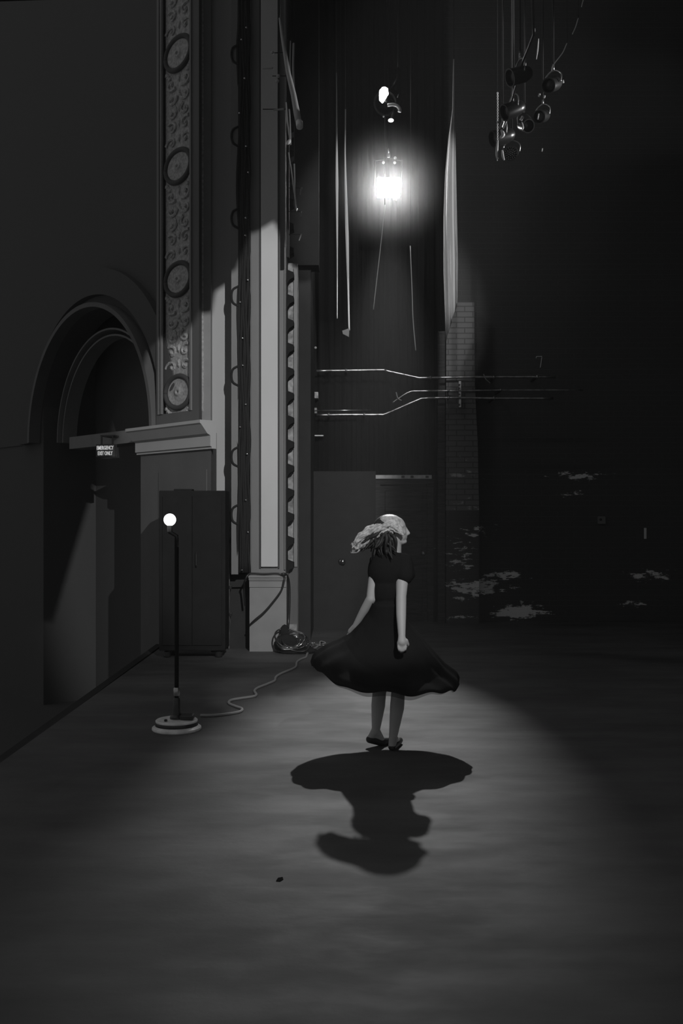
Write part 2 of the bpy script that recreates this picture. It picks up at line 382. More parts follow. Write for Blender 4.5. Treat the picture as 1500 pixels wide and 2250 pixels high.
# carved ornament as one relief: medallions in wreaths with scrolls between
def onA(cs, cz, r_s, r_z, prof, mb, n=36):
    rings = []
    for (f, h) in prof: rings.append([mb.bm.verts.new(A(cs+r_s*f*math.cos(2*PI*k/n), cz+r_z*f*math.sin(2*PI*k/n), h-.05)) for k in range(n)])
    for a, b2 in zip(rings, rings[1:]):
        for k in range(n): mb.bm.faces.new((a[k], a[(k+1) % n], b2[(k+1) % n], b2[k]))
    mb.bm.faces.new(rings[-1])
scn = (pi0+pi1)/2; hw = (pi1-pi0)/2; zm = zA(388, 861); rz = .205
for j in range(4):
    cz = zm+j*1.35
    mb = MB(); onA(scn, cz, hw*.78, rz*.8, [(1, 0), (1, .03), (.9, .035), (.75, .02), (.5, .035), (.3, .03), (.25, .045), (.12, .05), (.08, .02), (.02, .03)], mb); S(mb, 'trim_%d' % (20+j), 'ornament', smooth=True)
    mb = MB()
    mb.tube([A(scn+hw*.9*math.cos(t), cz+rz*.93*math.sin(t), -.02) for t in [2*PI*k/40 for k in range(41)]], .03, 8); S(mb, 'trim_%d' % (30+j), 'groove', smooth=True)
    mb = MB(); random.seed(11+j)
    # acanthus scrolls filling the field to the next medallion
    for row in range(5):
        for sg in (-1, 1):
            zc = cz+rz+.1+row*.18; c_s = scn+sg*hw*.5
            pts = [A(c_s+sg*(.13-.013*k)*math.cos(k*.55+row), zc+(.085-.0075*k)*math.sin(k*.55+row), -.03) for k in range(11)]
            mb.tube(pts, .02, 6, radii=[.022-.001*k for k in range(11)])
            mb.ball(A(c_s, zc, -.03), .03, 1)
        mb.ball(A(scn, cz+rz+.14+row*.18, -.04), (.03, .03, .06), 1)
    for sg in (-1, 1):
        for q in range(3): mb.ball(A(scn+sg*hw*(.85-.1*q), cz-rz*.9+.03*q*(-1), -.04), (.04, .03, .035), 1)
    mb.prism([A(pi0+.02, cz-rz-.02, -.052), A(pi1-.02, cz-rz-.02, -.052), A(pi1-.02, cz+1.13, -.052), A(pi0+.02, cz+1.13, -.052)], NA*.012)
    S(mb, 'trim_%d' % (40+j), 'ornament', smooth=False)
# arch wall beyond the pier
cA = sA(190); zs = zc1
R0 = cA-sA(335)
def arch(r0, r1, n0, n1, name, m, a0=0, a1=PI, zlift=0.0):
    mb = MB(); N = 48; ring = []
    for k in range(N+1):
        t = a0+(a1-a0)*k/N
        ring.append([mb.bm.verts.new(A(cA-r*math.cos(t), zs+r*math.sin(t)+zlift, n)) for r, n in ((r0, n0), (r1, n0), (r1, n1), (r0, n1))])
    for a, b2 in zip(ring, ring[1:]):
        for k in range(4): mb.bm.faces.new((a[k], a[(k+1) % 4], b2[(k+1) % 4], b2[k]))
    return S(mb, name, m)
arch(R0*1.00, R0*1.035, -.12, .05, 'trim_50', 'pier_paint')
arch(R0*1.10, R0*1.30, -.12, -.02, 'trim_51', 'hall_paint', 0.2)
arch(cA-sA(311), cA-sA(311)+.025, -.5, -.28, 'trim_52', 'grey_paint')
arch(cA-sA(304), cA-sA(304)+.025, -.55, -.33, 'trim_53', 'grey_paint')
# spandrel wall with round opening
mb = MB(); N = 48; inner = []; outer = []
for k in range(N+1):
    t = PI*k/N; r = R0*1.0
    inner.append((cA-r*math.cos(t), zs+r*math.sin(t)))
    ss = cA-r*math.cos(t)
    outer.append((s345-.02 if k == 0 else (9.5 if k == N else s345-.02+(9.52-s345)*k/N), 12 if 0 < k < N else zs))
for n_ in (-.12, -.5):
    I = [mb.bm.verts.new(A(s_, z_, n_)) for s_, z_ in inner]; O = [mb.bm.verts.new(A(s_, z_, n_)) for s_, z_ in outer]
    for k in range(N): mb.bm.faces.new((I[k], I[k+1], O[k+1], O[k]))
    if n_ == -.12: I0 = I
    else:
        for k in range(N): mb.bm.faces.new((I0[k], I0[k+1], I[k+1], I[k]))
S(mb, 'wall_arch', 'hall_paint')
S(aslab(MB(), s308-.1, 14.5, -1.35, 13, -1.3, -1.0), 'wall_auditorium', 'hall_paint')
S(aslab(MB(), cA+R0*.95, 14.5, -1.35, 13, -1.05, -.14), 'wall_auditorium.001', 'hall_paint')
# plaster relief in the tympanum
mb = MB(); random.seed(3)
for k in range(26):
    u, v = random.random(), random.random()
    mb.ball(A(sA(300)+.15+u*.8, zs+.08+v*.55*(1-u*.5), -1.0), (.06+.05*random.random(), .04, .05+.05*random.random()), 1)
mb.prism([A(sA(302), zs, -1.0), A(sA(302)+1.1, zs, -1.0), A(sA(302)+.5, zs+.75, -1.0), A(sA(302)+.05, zs+.7, -1.0)], NA*.02)
S(mb, 'trim_54', 'ornament')

# ================================================================== OBJECTS ON THE LEFT
def text_mesh(txt, size, depth=0.004):
    c = bpy.data.curves.new('t', 'FONT'); c.body = txt; c.size = size; c.extrude = depth; c.align_x = 'CENTER'; c.align_y = 'CENTER'; c.space_line = 1.0
    c.offset = size*.02
    o = bpy.data.objects.new('t', c); C.objects.link(o); dg = bpy.context.evaluated_depsgraph_get()
    me = bpy.data.meshes.new_from_object(o.evaluated_get(dg)); C.objects.unlink(o); bpy.data.objects.remove(o); return me
sp = W(231, 990, 13.1)
sg = thing('emergency_sign', sp, 'small lit EMERGENCY EXIT ONLY sign in the dark opening under the arch', 'sign')
yaw = math.radians(-14)
mt = Matrix.Translation(sp) @ Matrix.Rotation(yaw, 4, 'Z')
MB().box((-.135, 0, -.085), (.135, .07, .085), .006, mt).build('housing', 'sign_box', sg)
MB().box((-.09, .05, .085), (-.07, .06, .2), 0, mt).box((.07, .05, .085), (.09, .06, .2), 0, mt).box((-.1, .06, .19), (.1, .9, .21), 0, mt).build('bracket', 'sign_box', sg)
for txt, dz_ in (('EMERGENCY', .034), ('EXIT ONLY', -.038)):
    me = text_mesh(txt, .062); me.transform(mt @ Matrix.Translation((0, -.004, dz_)) @ Matrix.Diagonal((.68, 1, 1, 1)) @ Matrix.Rotation(PI/2, 4, 'X') @ Matrix.Diagonal((1, 1.15, 1, 1)))
    me.materials.append(M['sign_on']); o = bpy.data.objects.new('lettering', me); C.objects.link(o); o.parent = sg; o.matrix_parent_inverse = Matrix.Translation(-sp)

# tall black cabinet in front of the pier
cb0, cb1 = W(349, 0, 10.9).x, W(495, 0, 10.9).x
cz = zz(1078, 10.9)
cab = thing('equipment_cabinet', ((cb0+cb1)/2, 11.0, 0), 'tall black equipment cabinet standing against the grey pier behind the bare bulb lamp', 'cabinet')
MB().box((cb0, 10.9, .08), (cb1, 11.28, cz), .012).build('body', 'black_matte', cab)
MB().box((cb0+.04, 10.885, .14), ((cb0+cb1)/2-.005, 10.905, cz-.06), .006).build('door_leaf', 'black_matte', cab)
MB().box(((cb0+cb1)/2+.005, 10.885, .14), (cb1-.04, 10.905, cz-.06), .006).build('door_leaf', 'black_matte', cab)
MB().tube([((cb0+cb1)/2+.05, 10.87, 1.0), ((cb0+cb1)/2+.05, 10.855, 1.02), ((cb0+cb1)/2+.05, 10.855, 1.14), ((cb0+cb1)/2+.05, 10.87, 1.16)], .008).build('handle', 'black_metal', cab)
for a in (cb0+.08, cb1-.08):
    for b2 in (10.97, 11.2): MB().lathe([(.03, 0), (.04, .01), (.04, .06), (.02, .085)], (a, b2, 0), 14).build('foot', 'black_metal', cab)
q = W(405, 1077, 11.1)
MB().box((q.x-.1, 10.98, cz), (q.x+.1, 11.16, cz+.02), .006).build('top_cap', 'black_matte', cab)

# bent conduit pair beside the cabinet
cd = thing('wall_conduit', W(503, 1430, 11.6), 'bent metal conduit rising beside the right edge of the black cabinet', 'pipe')
P_ = lambda x, y: W(x, y, 11.6)
MB().tube(cr([P_(496, 1122), P_(501, 1124), P_(504, 1135), P_(504, 1200), P_(503, 1300), P_(503, 1400), Vector((P_(503, 1400).x, 11.6, .0))], 6), .011, 8).build('pipe', 'steel', cd, smooth=True)
for y in (1190, 1290, 1350): 
    q = P_(503, y); MB().box((q.x-.03, 11.58, q.z-.02), (q.x+.03, 11.64, q.z+.02), .004).build('clamp', 'black_metal', cd)
mb = MB(); P_ = lambda x, y: W(x, y, 11.62)
mb.tube(cr([P_(498, 1320), P_(500, 1345), P_(502, 1370), P_(499, 1390), P_(502, 1402)], 6), .02, 8); mb.build('worn_sleeve', 'grille', cd, smooth=True)

# black lighting boom between wall and column
DB = 11.45
bx = W(534, 0, DB).x; zb = zz(1258, DB)
boom = thing('lighting_boom', (bx, DB, zb), 'tall black lighting boom wrapped in cables standing between grey wall and column', 'boom')
random.seed(21)
def wavy(x0, x1, amp, seed, r, z0, z1, D, n=70):
    random.seed(seed); ph = random.random()*6; fr = 3+random.random()*5
    return [Vector((x0+(x1-x0)*k/n+amp*math.sin(ph+fr*k*.13)+random.uniform(-amp, amp)*.3, D+amp*math.cos(ph*2+fr*k*.1), z0+(z1-z0)*k/n)) for k in range(n+1)]
ZT = 9.8
MB().box((bx-.055, DB, zb), (bx+.065, DB+.12, ZT), .01).build('mast', 'black_matte', boom)
for j in range(7):
    xo = bx-.055+j*.02
    MB().tube(wavy(xo, xo, .009, 30+j, .016, zb, ZT, DB-.01), .017, 7).build('cable_run', 'boom_cord', boom, smooth=True)
for j in range(26):
    z = zb+.15+j*.365
    if j % 1 == 0 and z < ZT-.2:
        x = bx+random.uniform(-.04, .07)
        MB().lathe([(.004, -.01), (.011, -.006), (.013, .004), (.006, .012)], (x, DB-.05, z+random.uniform(-.12, .12)), 10, (random.uniform(-.6, .6), -1, random.uniform(-.2, .8))).build('bolt', 'chrome', boom, smooth=True)
# hoops
for y in (651, 826, 1004, 1131, 480, 300, 120):
    q = W(510, y, DB-.02); e = W(524, y, DB-.02).x
    mb = MB().tube(cr([(e, DB-.02, q.z+.115), (q.x+.01, DB-.03, q.z+.075), (q.x-.008, DB-.03, q.z), (q.x+.01, DB-.03, q.z-.075), (e, DB-.02, q.z-.115)], 6), .013, 8)
    mb.build('hoop', 'boom_cord', boom, smooth=True)
# row of wedge brackets right of the column
br = thing('bracket_rail', (W(629, 0, 11.75).x, 11.75, .0), 'black vertical rail with wedge brackets running up beside the cream column', 'rail')
r0 = W(626.5, 0, 11.7).x; r1 = W(631, 0, 11.7).x
MB().box((r0, 11.7, 0.02), (r1, 11.85, 9.6), .004).build('upright', 'black_matte', br)
ys = [600+53.2*k for k in range(13)]
for y in ys+[600-53.2*k for k in range(1, 7)]:
    a = W(630, y-8, 11.7); bq = W(645, y-2, 11.7); c2 = W(645, y+9, 11.7); d2 = W(636, y+14, 11.7); e2 = W(630, y+24, 11.7)
    MB().prism([a, bq, c2, d2, e2], (0, .16, 0)).build('bracket', 'black_matte', br)

# column cable looped over plinth
cx = MB(); P_ = lambda x, y, D=DC-.15: W(x, y, D)
cab2 = cx.tube(cr([P_(548, 1374, DC-.1), P_(560, 1362), P_(580, 1345), P_(600, 1322), P_(618, 1297), P_(624, 1275), P_(625, 1268, DC-.14), P_(618, 1262), P_(605, 1260), P_(580, 1261), P_(556, 1260), P_(546, 1262), P_(538, 1275), P_(536, 1290, DC-.02), P_(538, 1330, DC+.05)], 8), .011, 8)
cab2.build('draped_cable', 'black_cord', smooth=True, label='black cable draped across the top and face of the pale column plinth', cat='cable')
cx = MB().tube(cr([P_(617, 1262), P_(626, 1262, DC-.14), P_(632, 1270, DC+.0), P_(635, 1290, DC+.05), P_(635, 1330, DC+.05), P_(633, 1370, DC+.03), P_(631, 1400, DC-.1)], 8), .016, 8)
cx.build('hanging_cable', 'black_cord', smooth=True, label='thick black cable hanging straight down the right edge of the plinth', cat='cable')
# coil heap at the base of the column
hp = FL(640, 1428); hp.y = 11.25; hp.x = W(641, 0, 11.2).x
coil = thing('cable_coil', hp, 'heap of coiled dark cable on the floor at the foot of the column', 'cable')
random.seed(5)
for j in range(9):
    r = .05+.015*j; tilt = random.uniform(-.35, .35); t2 = random.uniform(-.3, .3); pts = []
    for k in range(40):
        t = 2*PI*k/39; pts.append(hp+Vector((r*1.15*math.cos(t), .10*math.sin(t)+.02*math.sin(3*t), .12+.6*r*math.sin(t)+tilt*r*math.cos(t)+.004*j)))
    MB().tube(pts, .009, 7).build('loop', 'chrome' if j in (2, 5) else 'black_cord', coil, smooth=True)
mb = MB(); mb.ball(hp+Vector((-.07, .06, .1)), (.14, .08, .12), 2); mb.ball(hp+Vector((.05, .04, .03)), (.24, .12, .045), 2); mb.ball(hp+Vector((-.09, .1, .22)), (.06, .05, .1), 2)
mb.build('cable_bundle', 'black_matte', coil, smooth=True)
# two connector clusters
for (x, y, lab) in ((675, 1406, 'small tangle of plug connectors beside the cable coil at the column foot'), (706, 1414, 'larger clump of plug connectors where the floor cord ends near the skirt')):
    g = FL(x, 1424 if x < 700 else 1420)
    t_ = thing('plug_cluster', g, lab, 'plug'); random.seed(x)
    for j in range(5):
        a = g+Vector((random.uniform(-.07, .07), random.uniform(-.04, .04), .015)); v = Vector((random.uniform(-.05, .05), random.uniform(-.03, .03), random.uniform(.0, .07)))
        MB().capsule(a, a+v, .013, .009, 8).build('plug', 'chrome' if j % 2 else 'black_metal', t_, smooth=True)
    pts = [g+Vector((random.uniform(-.09, .09), random.uniform(-.05, .05), .012+.05*random.random())) for _ in range(7)]
    MB().tube(cr(pts, 6), .006, 6).build('wire', 'cord', t_, smooth=True)

# floor cord from ghost lamp
pts = [(440, 1575), (470, 1575), (505, 1571), (528, 1566), (531, 1560), (518, 1555), (503, 1548), (508, 1541), (530, 1537), (556, 1533), (563, 1529), (559, 1521), (566, 1514), (588, 1505), (603, 1498), (606, 1490), (618, 1482), (640, 1473), (650, 1467), (652, 1457), (662, 1450), (672, 1446), (675, 1438), (685, 1430), (694, 1425), (700, 1419)]
MB().tube(cr([FL(x, y)+Vector((0, 0, .011)) for x, y in pts], 6), .0115, 8).build('floor_cord', 'cord', smooth=True, label='grey cord snaking over the stage floor from the bulb stand to the plugs', cat='cord')

# ghost lamp
g = FL(388, 1603); gx, gy = g.x, g.y
bz = EYE+(HY-1142)/F*gy
gl = thing('ghost_light', (gx, gy, 0), 'bare lit bulb on a thin dark pole with round white base', 'lamp')
rb = 54/F*gy
MB().lathe([(rb*.97, 0), (rb, .008), (rb*.99, .02), (rb*.9, .03), (rb*.86, .034)], (gx, gy, 0), 56).build('base_skirt', 'white_enamel', gl, ang=35)
MB().lathe([(rb*.86, .03), (rb*.865, .035), (rb*.84, .058), (rb*.835, .062)], (gx, gy, 0), 56).build('base_band', 'black_metal', gl, ang=35)
MB().lathe([(rb*.85, .06), (rb*.85, .07), (rb*.82, .075), (rb*.35, .08), (.01, .082)], (gx, gy, 0), 56).build('base_plate', 'white_enamel', gl, ang=35)
MB().lathe([(.05, .08), (.05, .095), (.033, .11), (.028, .16), (.026, .22), (.02, .235)], (gx, gy, 0), 24).build('socket_collar', 'black_metal', gl, ang=35)
MB().lathe([(.0155, .22), (.0155, bz-.18)], (gx, gy, 0), 16).build('pole', 'black_matte', gl, smooth=True)
MB().lathe([(.022, .0), (.024, .01), (.024, .05), (.02, .06)], (gx, gy, .25), 16).build('pole_clamp', 'steel', gl, ang=35)
MB().box((gx+.03, gy-.06, .08), (gx+.13, gy+.03, .115), .01).build('plug_box', 'black_metal', gl)
for a in (-2.2, .6, 2.0): MB().lathe([(.012, .08), (.012, .092), (.004, .095)], (gx+.11*math.cos(a), gy+.11*math.sin(a), 0), 10).build('bolt', 'black_metal', gl)
bx2 = W(373, 1142, gy).x
MB().tube([(gx, gy, bz-.2), (gx, gy, bz-.12), (bx2, gy, bz-.09), (bx2, gy, bz-.06)], .016, 12).build('lamp_neck', 'black_metal', gl, smooth=True)
MB().lathe([(.018, 0), (.02, .02), (.02, .045), (.016, .05)], (bx2, gy, bz-.088), 18).build('bulb_socket', 'steel', gl, ang=35)
br_ = 13.5/F*gy
MB().lathe([(.013, -br_*1.25), (.016, -br_*1.0)]+[(br_*math.sin(t), -br_*math.cos(t)) for t in [0.5+k*(PI-.52)/14 for k in range(15)]], (bx2, gy, bz), 28).build('bulb', 'bulb_on', gl, smooth=True)

# ================================================================== BACK WALL DETAILS
def pipe(pts, r, lab, D=14.35, m='steel', clamps=()):
    P3 = [W(x, y, D) for x, y in pts]
    t_ = thing('conduit_pipe', P3[0], lab, 'pipe', 'conduits along the back wall')
    MB().tube(P3, r, 10).build('pipe', m, t_, smooth=True)
    for x, y in clamps:
        q = W(x, y, D); MB().tube([q-Vector((.015, 0, 0)), q+Vector((.015, 0, 0))], r*1.5, 10).build('coupling', 'steel', t_, smooth=True)
        MB().box((q.x-.012, D, q.z-.015), (q.x+.012, DW, q.z+.015)).build('bracket', 'black_metal', t_)
def sm(pts): 
    v = cr([Vector((x, y, 0)) for x, y in pts], 5); return [(p.x, p.y) for p in v]
pipe(sm([(695, 815), (760, 814), (838, 813), (850, 815), (915, 829), (930, 830), (1000, 829), (1100, 828), (1220, 828)]), .017, 'topmost metal conduit on the back wall, bending down to the right', 14.15, clamps=((760, 814), (945, 830), (1085, 829), (1180, 828)))
pipe(sm([(862, 885), (876, 875), (900, 861), (930, 859), (1040, 858), (1120, 857), (1280, 857)]), .011, 'thin middle metal conduit on the back wall below the topmost one', 14.12, clamps=((985, 858), (1100, 857)))
pipe(sm([(695, 912), (760, 911), (830, 911), (850, 908), (915, 880), (935, 875), (1000, 874), (1100, 875), (1215, 875)]), .017, 'lowest metal conduit on the back wall, stepping up to the right', 14.15, clamps=((722, 911), (800, 911), (985, 874), (1085, 875)))
pipe([(690, 902), (815, 901)], .006, 'short thin conduit lying just above the left end of the lowest conduit', 14.15)
# unistrut with bolts
us = thing('pipe_strut', W(1009, 890, 14.1), 'short vertical strut with shiny bolts clamping the three conduits on the buttress', 'bracket')
a = W(1007, 895, 14.2); b2 = W(1012, 838, 14.2); MB().box((a.x, 14.17, a.z), (b2.x, 14.26, b2.z)).build('channel', 'steel', us)
for y in (845, 853, 866, 875, 889): MB().lathe([(.004, -.02), (.014, -.01), (.014, .0), (.004, .01)], W(1009, y, 14.12), 8, (0, -1, .3)).build('bolt', 'chrome', us)
# hooks of cable between pipes
MB().tube(cr([W(870, 862, 14.1), W(874, 875, 14.08), W(882, 880, 14.08)], 6), .008, 6).build('wall_cable', 'cord', smooth=True, label='short curved cable end hanging at the left end of the middle conduit', cat='cable')
MB().tube(cr([W(1062, 822, 14.1), W(1067, 833, 14.06), W(1077, 842, 14.06)], 6), .008, 6).build('wall_cable', 'cord', smooth=True, label='short curved cable end crossing the topmost conduit right of the buttress', cat='cable')
# painted 7
q = W(1184, 795, DW-.006)
mb = MB(); mb.tube([q+Vector((-.045, 0, .055)), q+Vector((-.04, 0, .078)), q+Vector((.04, 0, .08)), q+Vector((.038, 0, .05)), q+Vector((.02, 0, -.07)), q+Vector((.016, 0, -.085))], .006, 6)
mb.build('painted_number', 'white_paint', label='white number 7 painted on the dark back wall above the conduits', cat='number')
q = W(1417, 1172, DW-.005)
MB().box((q.x-.018, DW-.012, q.z-.08), (q.x+.018, DW, q.z+.08), .003).build('wall_label', 'white_paint', label='narrow upright white label on the right side of the back wall', cat='label')
q = W(1321, 1143, DW-.03); bxo = thing('junction_box', q, 'small grey junction box on the dark brick wall left of the white label', 'box')
MB().box((q.x-.055, DW-.05, q.z-.055), (q.x+.055, DW, q.z+.055), .006).build('housing', 'grey_paint', bxo)
MB().lathe([(.02, 0), (.02, .01), (.004, .012)], (q.x-.02, DW-.05, q.z+.01), 12, (0, -1, 0)).build('knob', 'black_metal', bxo)
# wall boxes at left
for (x, y, w_, h_, lab) in ((694, 868, 5, 7, 'upper of two small grey switch boxes left of the conduits'), (692, 902, 4, 6, 'lower of two small grey switch boxes left of the conduits')):
    q = W(x, y, 14.2); MB().box((q.x-w_*.0065, 14.2, q.z-h_*.0065), (q.x+w_*.0065, 14.4, q.z+h_*.0065), .005).build('switch_box', 'grille', label=lab, cat='box')
q = W(698, 957, 14.2); MB().box((q.x-.08, 14.2, q.z-.008), (q.x+.08, 14.4, q.z+.008), .002).build('metal_strip', 'white_enamel', label='short pale horizontal metal strip left of the door below the switch boxes', cat='strip')
q = W(693, 764, 14.0); MB().ball(q, .02, 2).build('pulley_knob', 'grille', smooth=True, label='small round grey knob above the left end of the topmost conduit', cat='knob')
# shiny knob (door hardware) left of dancer
q = W(754, 1234, 13.6); kn = thing('round_knob', q, 'shiny round metal knob catching light left of the dancer', 'knob')
MB().lathe([(.008, -.05), (.012, -.02), (.028, -.012), (.035, .0), (.03, .014), (.01, .02)], q, 24, (.5, -1, 0)).build('knob', 'chrome', kn, smooth=True)
MB().lathe([(.04, -.07), (.04, -.05), (.02, -.045)], q, 24, (.5, -1, 0)).build('rose', 'black_metal', kn, smooth=True)
# black masking flat behind the dancer's left (holds the knob, hides wall corner)
f0, f1 = W(654, 0, 13.7).x, W(825, 0, 13.7).x
S(MB().box((f0-.1, 13.68, 0), (f1, 13.78, 2.16)), 'wall_flat', 'dark_paint')
S(MB().box((-1.3, 12.4, 0), (W(690, 0, 14).x-.0, DW+.3, TOP)), 'wall_corner', 'dark_paint')

# ================================================================== HANGING THINGS
def drape(name, x0, x1, ztop, zb0, zb1, D, m, lab, folds=5, amp=.05, taper=None, cat='curtain', group=None, dx=0.0):
    N, K = 60, 40; grid = []
    for i in range(N+1):
        t = i/N; row = []
        for k in range(K+1):
            u = k/K; zb_ = zb0+(zb1-zb0)*u; z = ztop+(zb_-ztop)*t
            wd = 1 if not taper else taper(t)
            x = (x0+x1)/2+dx*t+((x1-x0)*(u-.5))*wd
            y = D+amp*math.sin(u*folds*2*PI+.6*math.sin(t*4))*wd**.5
            row.append((x, y, z))
        grid.append(row)
    mb = MB().sheet(grid); o = mb.build(name, m, smooth=True, label=lab, cat=cat, group=group)
    md = o.modifiers.new('thickness', 'SOLIDIFY'); md.thickness = .006
    return o
def strip(lft, rgt, D, m, lab, folds, amp):
    # cloth whose two edges run through surveyed points (bearing x, y)
    K, N = 36, 70; y0, y1 = lft[0][1], max(lft[-1][1], rgt[-1][1])
    f = lambda tab, y: lerp_tab([(b_, a_) for a_, b_ in tab], y)
    grid = []
    for i in range(N+1):
        row = []
        for k in range(K+1):
            u = k/K; yb = lft[-1][1]+(rgt[-1][1]-lft[-1][1])*u; y = y0+(yb-y0)*i/N
            xl, xr = f(lft, y), f(rgt, y); wd = (xr-xl)/F*D
            p = W(xl+(xr-xl)*u, y, D); p.y += amp*min(1, wd/.12)*math.sin(u*folds*2*PI+.5*math.sin(i*.06)); row.append(p)
        grid.append(row)
    o = MB().sheet(grid).build('hanging_cloth', m, smooth=True, label=lab, cat='cloth')
    md = o.modifiers.new('thickness', 'SOLIDIFY'); md.thickness = .006; return o
def lerp_tab(tab, x):
    for (a, va), (b, vb) in zip(tab, tab[1:]):
        if x <= b:
            t = (x-a)/(b-a) if b > a else 0
            return va+(vb-va)*max(0, t)
    return tab[-1][1]
strip([(996, 130), (994, 240), (985, 300), (978, 380), (974, 480), (974, 600), (979, 750)], [(997.5, 130), (998, 240), (1000, 300), (1003, 450), (1006, 580), (1005, 664)], 12.4, 'white_cloth', 'broad white canvas strip with a slanted lower end hanging right of the bright lamp', 2.5, .035)
strip([(758, 240), (757, 330), (756, 400), (758, 500), (763, 640), (765, 722)], [(759, 240), (759, 330), (762, 420), (766, 520), (767, 640), (768.5, 726)], 12.4, 'white_cloth', 'narrow white strip standing for a lit curtain edge, nearest left of the lamp', 1.5, .02)  # white stands for light on black curtain edges, here and below
strip([(738, 160), (738, 250), (737, 400), (739, 550), (740, 700)], [(739, 160), (740, 250), (742.5, 400), (741.5, 550), (741, 700)], 12.4, 'white_cloth', 'thinnest white strip standing for a lit curtain edge, furthest left of the lamp', 1, .015)
q = W(762, 730, 12.4)
MB().prism([q+Vector((-.06, 0, .02)), q+Vector((.03, 0, .05)), q+Vector((.025, 0, -.06)), q+Vector((-.05, 0, -.02))], (0, .02, 0)).build('cloth_weight', 'grey_paint', label='small grey weight tag just below the narrow white strip', cat='weight')
# ropes
bd = MB().sheet([[(W(650, 0, 14.45).x+(W(976, 0, 14.45).x-W(650, 0, 14.45).x)*k/120, 14.45+.03*math.sin(k*.9)+.015*math.sin(k*2.3), z) for k in range(121)] for z in (2.13, 4.5, 9.95)])
bd.build('backdrop_curtain', 'black_cloth', smooth=True, label='wide black curtain behind the flood lamp and conduits, ending above the door', cat='curtain')
MB().tube(cr([W(846, 450, 12.9), W(836, 540, 12.9), W(828, 610, 12.9), W(820, 680, 12.9)], 6), .006, 6).build('hanging_rope', 'cord', smooth=True, label='thin rope dropping from the bright lamp, slanting left', cat='rope')
MB().tube(cr([W(901, 540, 13.2), W(905, 640, 13.2), W(907, 700, 13.2), W(913, 770, 13.2)], 6), .007, 6, radii=None).build('hanging_rope', 'cord', smooth=True, label='thin rope hanging below and right of the bright lamp', cat='rope')
# unseen black sheet added overhead to cut the front light off the upper wall
LB = Vector((1.6, 1.0, 5.3)); DBd = 4.5
def thru(p):         # where the ray from the front lamp to p passes the plane of the light blocker
    t = (DBd-LB.y)/(p.y-LB.y); return LB.lerp(p, t)
ed = [W(150, 1300, 13.5), W(330, 760, 12.3), A(sA(350), zA(350, 745)), A(sA(385), zA(385, 752)), A(sA(420), zA(420, 720)), W(436, 692, 11.8), W(466, 688, 11.8), W(474, 640, 11.9), W(505, 620, 11.9), W(520, 580, 11.9),
      W(548, 515, DC), W(575, 505, DC), W(600, 490, DC), W(610, 510, DC), W(624, 540, DC), W(632, 575, 11.9), W(652, 592, 11.9), W(700, 590, 11.9)]
lo = [thru(p) for p in ed]; lo = [Vector((-6.0, DBd, lo[0].z-.2))]+lo+[Vector((6.0, DBd, lo[-1].z+.25))]
mb = MB().sheet([[(p.x, DBd, p.z) for p in lo], [(p.x, DBd+.02, 9.5) for p in lo]])
S(mb, 'trim_60', 'black_cloth')

def hang(o, p, r=.006, name='hanging_cord'):     # a cord from the top of a hanging thing up to the grid
    p = Vector(p); c = MB().tube([p, Vector((p.x, p.y, 9.98))], r, 6).build(name, 'boom_cord', smooth=True)
    c.parent = o
    if o.type == 'EMPTY': c.matrix_parent_inverse = Matrix.Translation(-Vector(o.location))
    return c
for o_ in [o for o in C.objects if o.name.startswith('hanging_cloth') or o.name.startswith('hanging_rope')]:
    v = max(o_.data.vertices, key=lambda v: v.co.z).co; hang(o_, v)
# bright lamp (flood)
fl = thing('flood_light', LAMP, 'square flood lamp blazing white in front of the back wall', 'stage light')
L = LAMP; tl = math.radians(20)
MT = Matrix.Translation(L) @ Matrix.Rotation(tl, 4, 'X')
hw_, hh = 25/F*13, 21/F*13
MB().box((-hw_+.01, -.02, -hh+.01), (hw_-.01, .22, hh-.01), .03, MT).build('housing', 'black_matte', fl)
mb = MB(); mb.box((-hw_, -.045, -hh), (hw_, -.02, hh), .012, MT); lens = mb.build('lens', 'lens_on', fl)
mb = MB(); mb.tube([MT @ Vector(p) for p in ((-hw_-.025, .08, 0), (-hw_-.025, .08, .33), (0, .08, .36), (hw_+.025, .08, .33), (hw_+.025, .08, 0))], .012, 8); mb.build('yoke', 'black_metal', fl)
MB().lathe([(.01, -.1), (.03, -.1), (.03, .0), (.015, .03)], L+Vector((0, .08-.12, .47)), 12).build('clamp', 'chrome', fl, smooth=True)
for x, y in ((842, 357), (868, 347), (867, 357)): MB().ball(W(x, y, 12.9), .02, 2).build('bolt', 'white_enamel', fl, smooth=True)
mb = MB().tube([W(868, 436, 12.9), W(866, 437, 12.9), W(872, 439, 12.9)], .02, 8); mb.build('latch', 'white_enamel', fl)
MB().tube([L+Vector((0, -.02, .5)), L+Vector((.01, -.02, 3.9))], .012, 8).build('drop_pipe', 'black_metal', fl)

# upper fixture
U = W(853, 215, 12.6)
up = thing('scoop_light', U, 'stage light with a bright oval lens hanging above the flood lamp', 'stage light')
ax = Vector((-.35, -.8, -.5)).normalized()
MB().lathe([(.05, -.3), (.10, -.26), (.14, -.1), (.15, .1), (.155, .1), (.155, .12), (.13, .12), (.12, -.1)], U+Vector((0, .12, 0)), 32, ax).build('housing', 'black_metal', up, ang=40)
mb = MB(); cq = W(843, 209, 12.35); vs = [(-.055, -.06), (-.06, .0), (-.055, .06), (-.02, .10), (.015, .105), (.05, .085), (.055, .04), (.06, .02), (.03, -.03), (-.005, -.085), (-.02, -.095)]
mb.prism([cq+Vector((x*1.0, 0, z)) for x, z in vs], (0, .02, 0)); mb.build('lens', 'lens2_on', up)
MB().tube([cq+Vector((0, .02, 0)), U+Vector((0, .12, 0))], .05, 12).build('lens_barrel', 'black_metal', up, smooth=True)
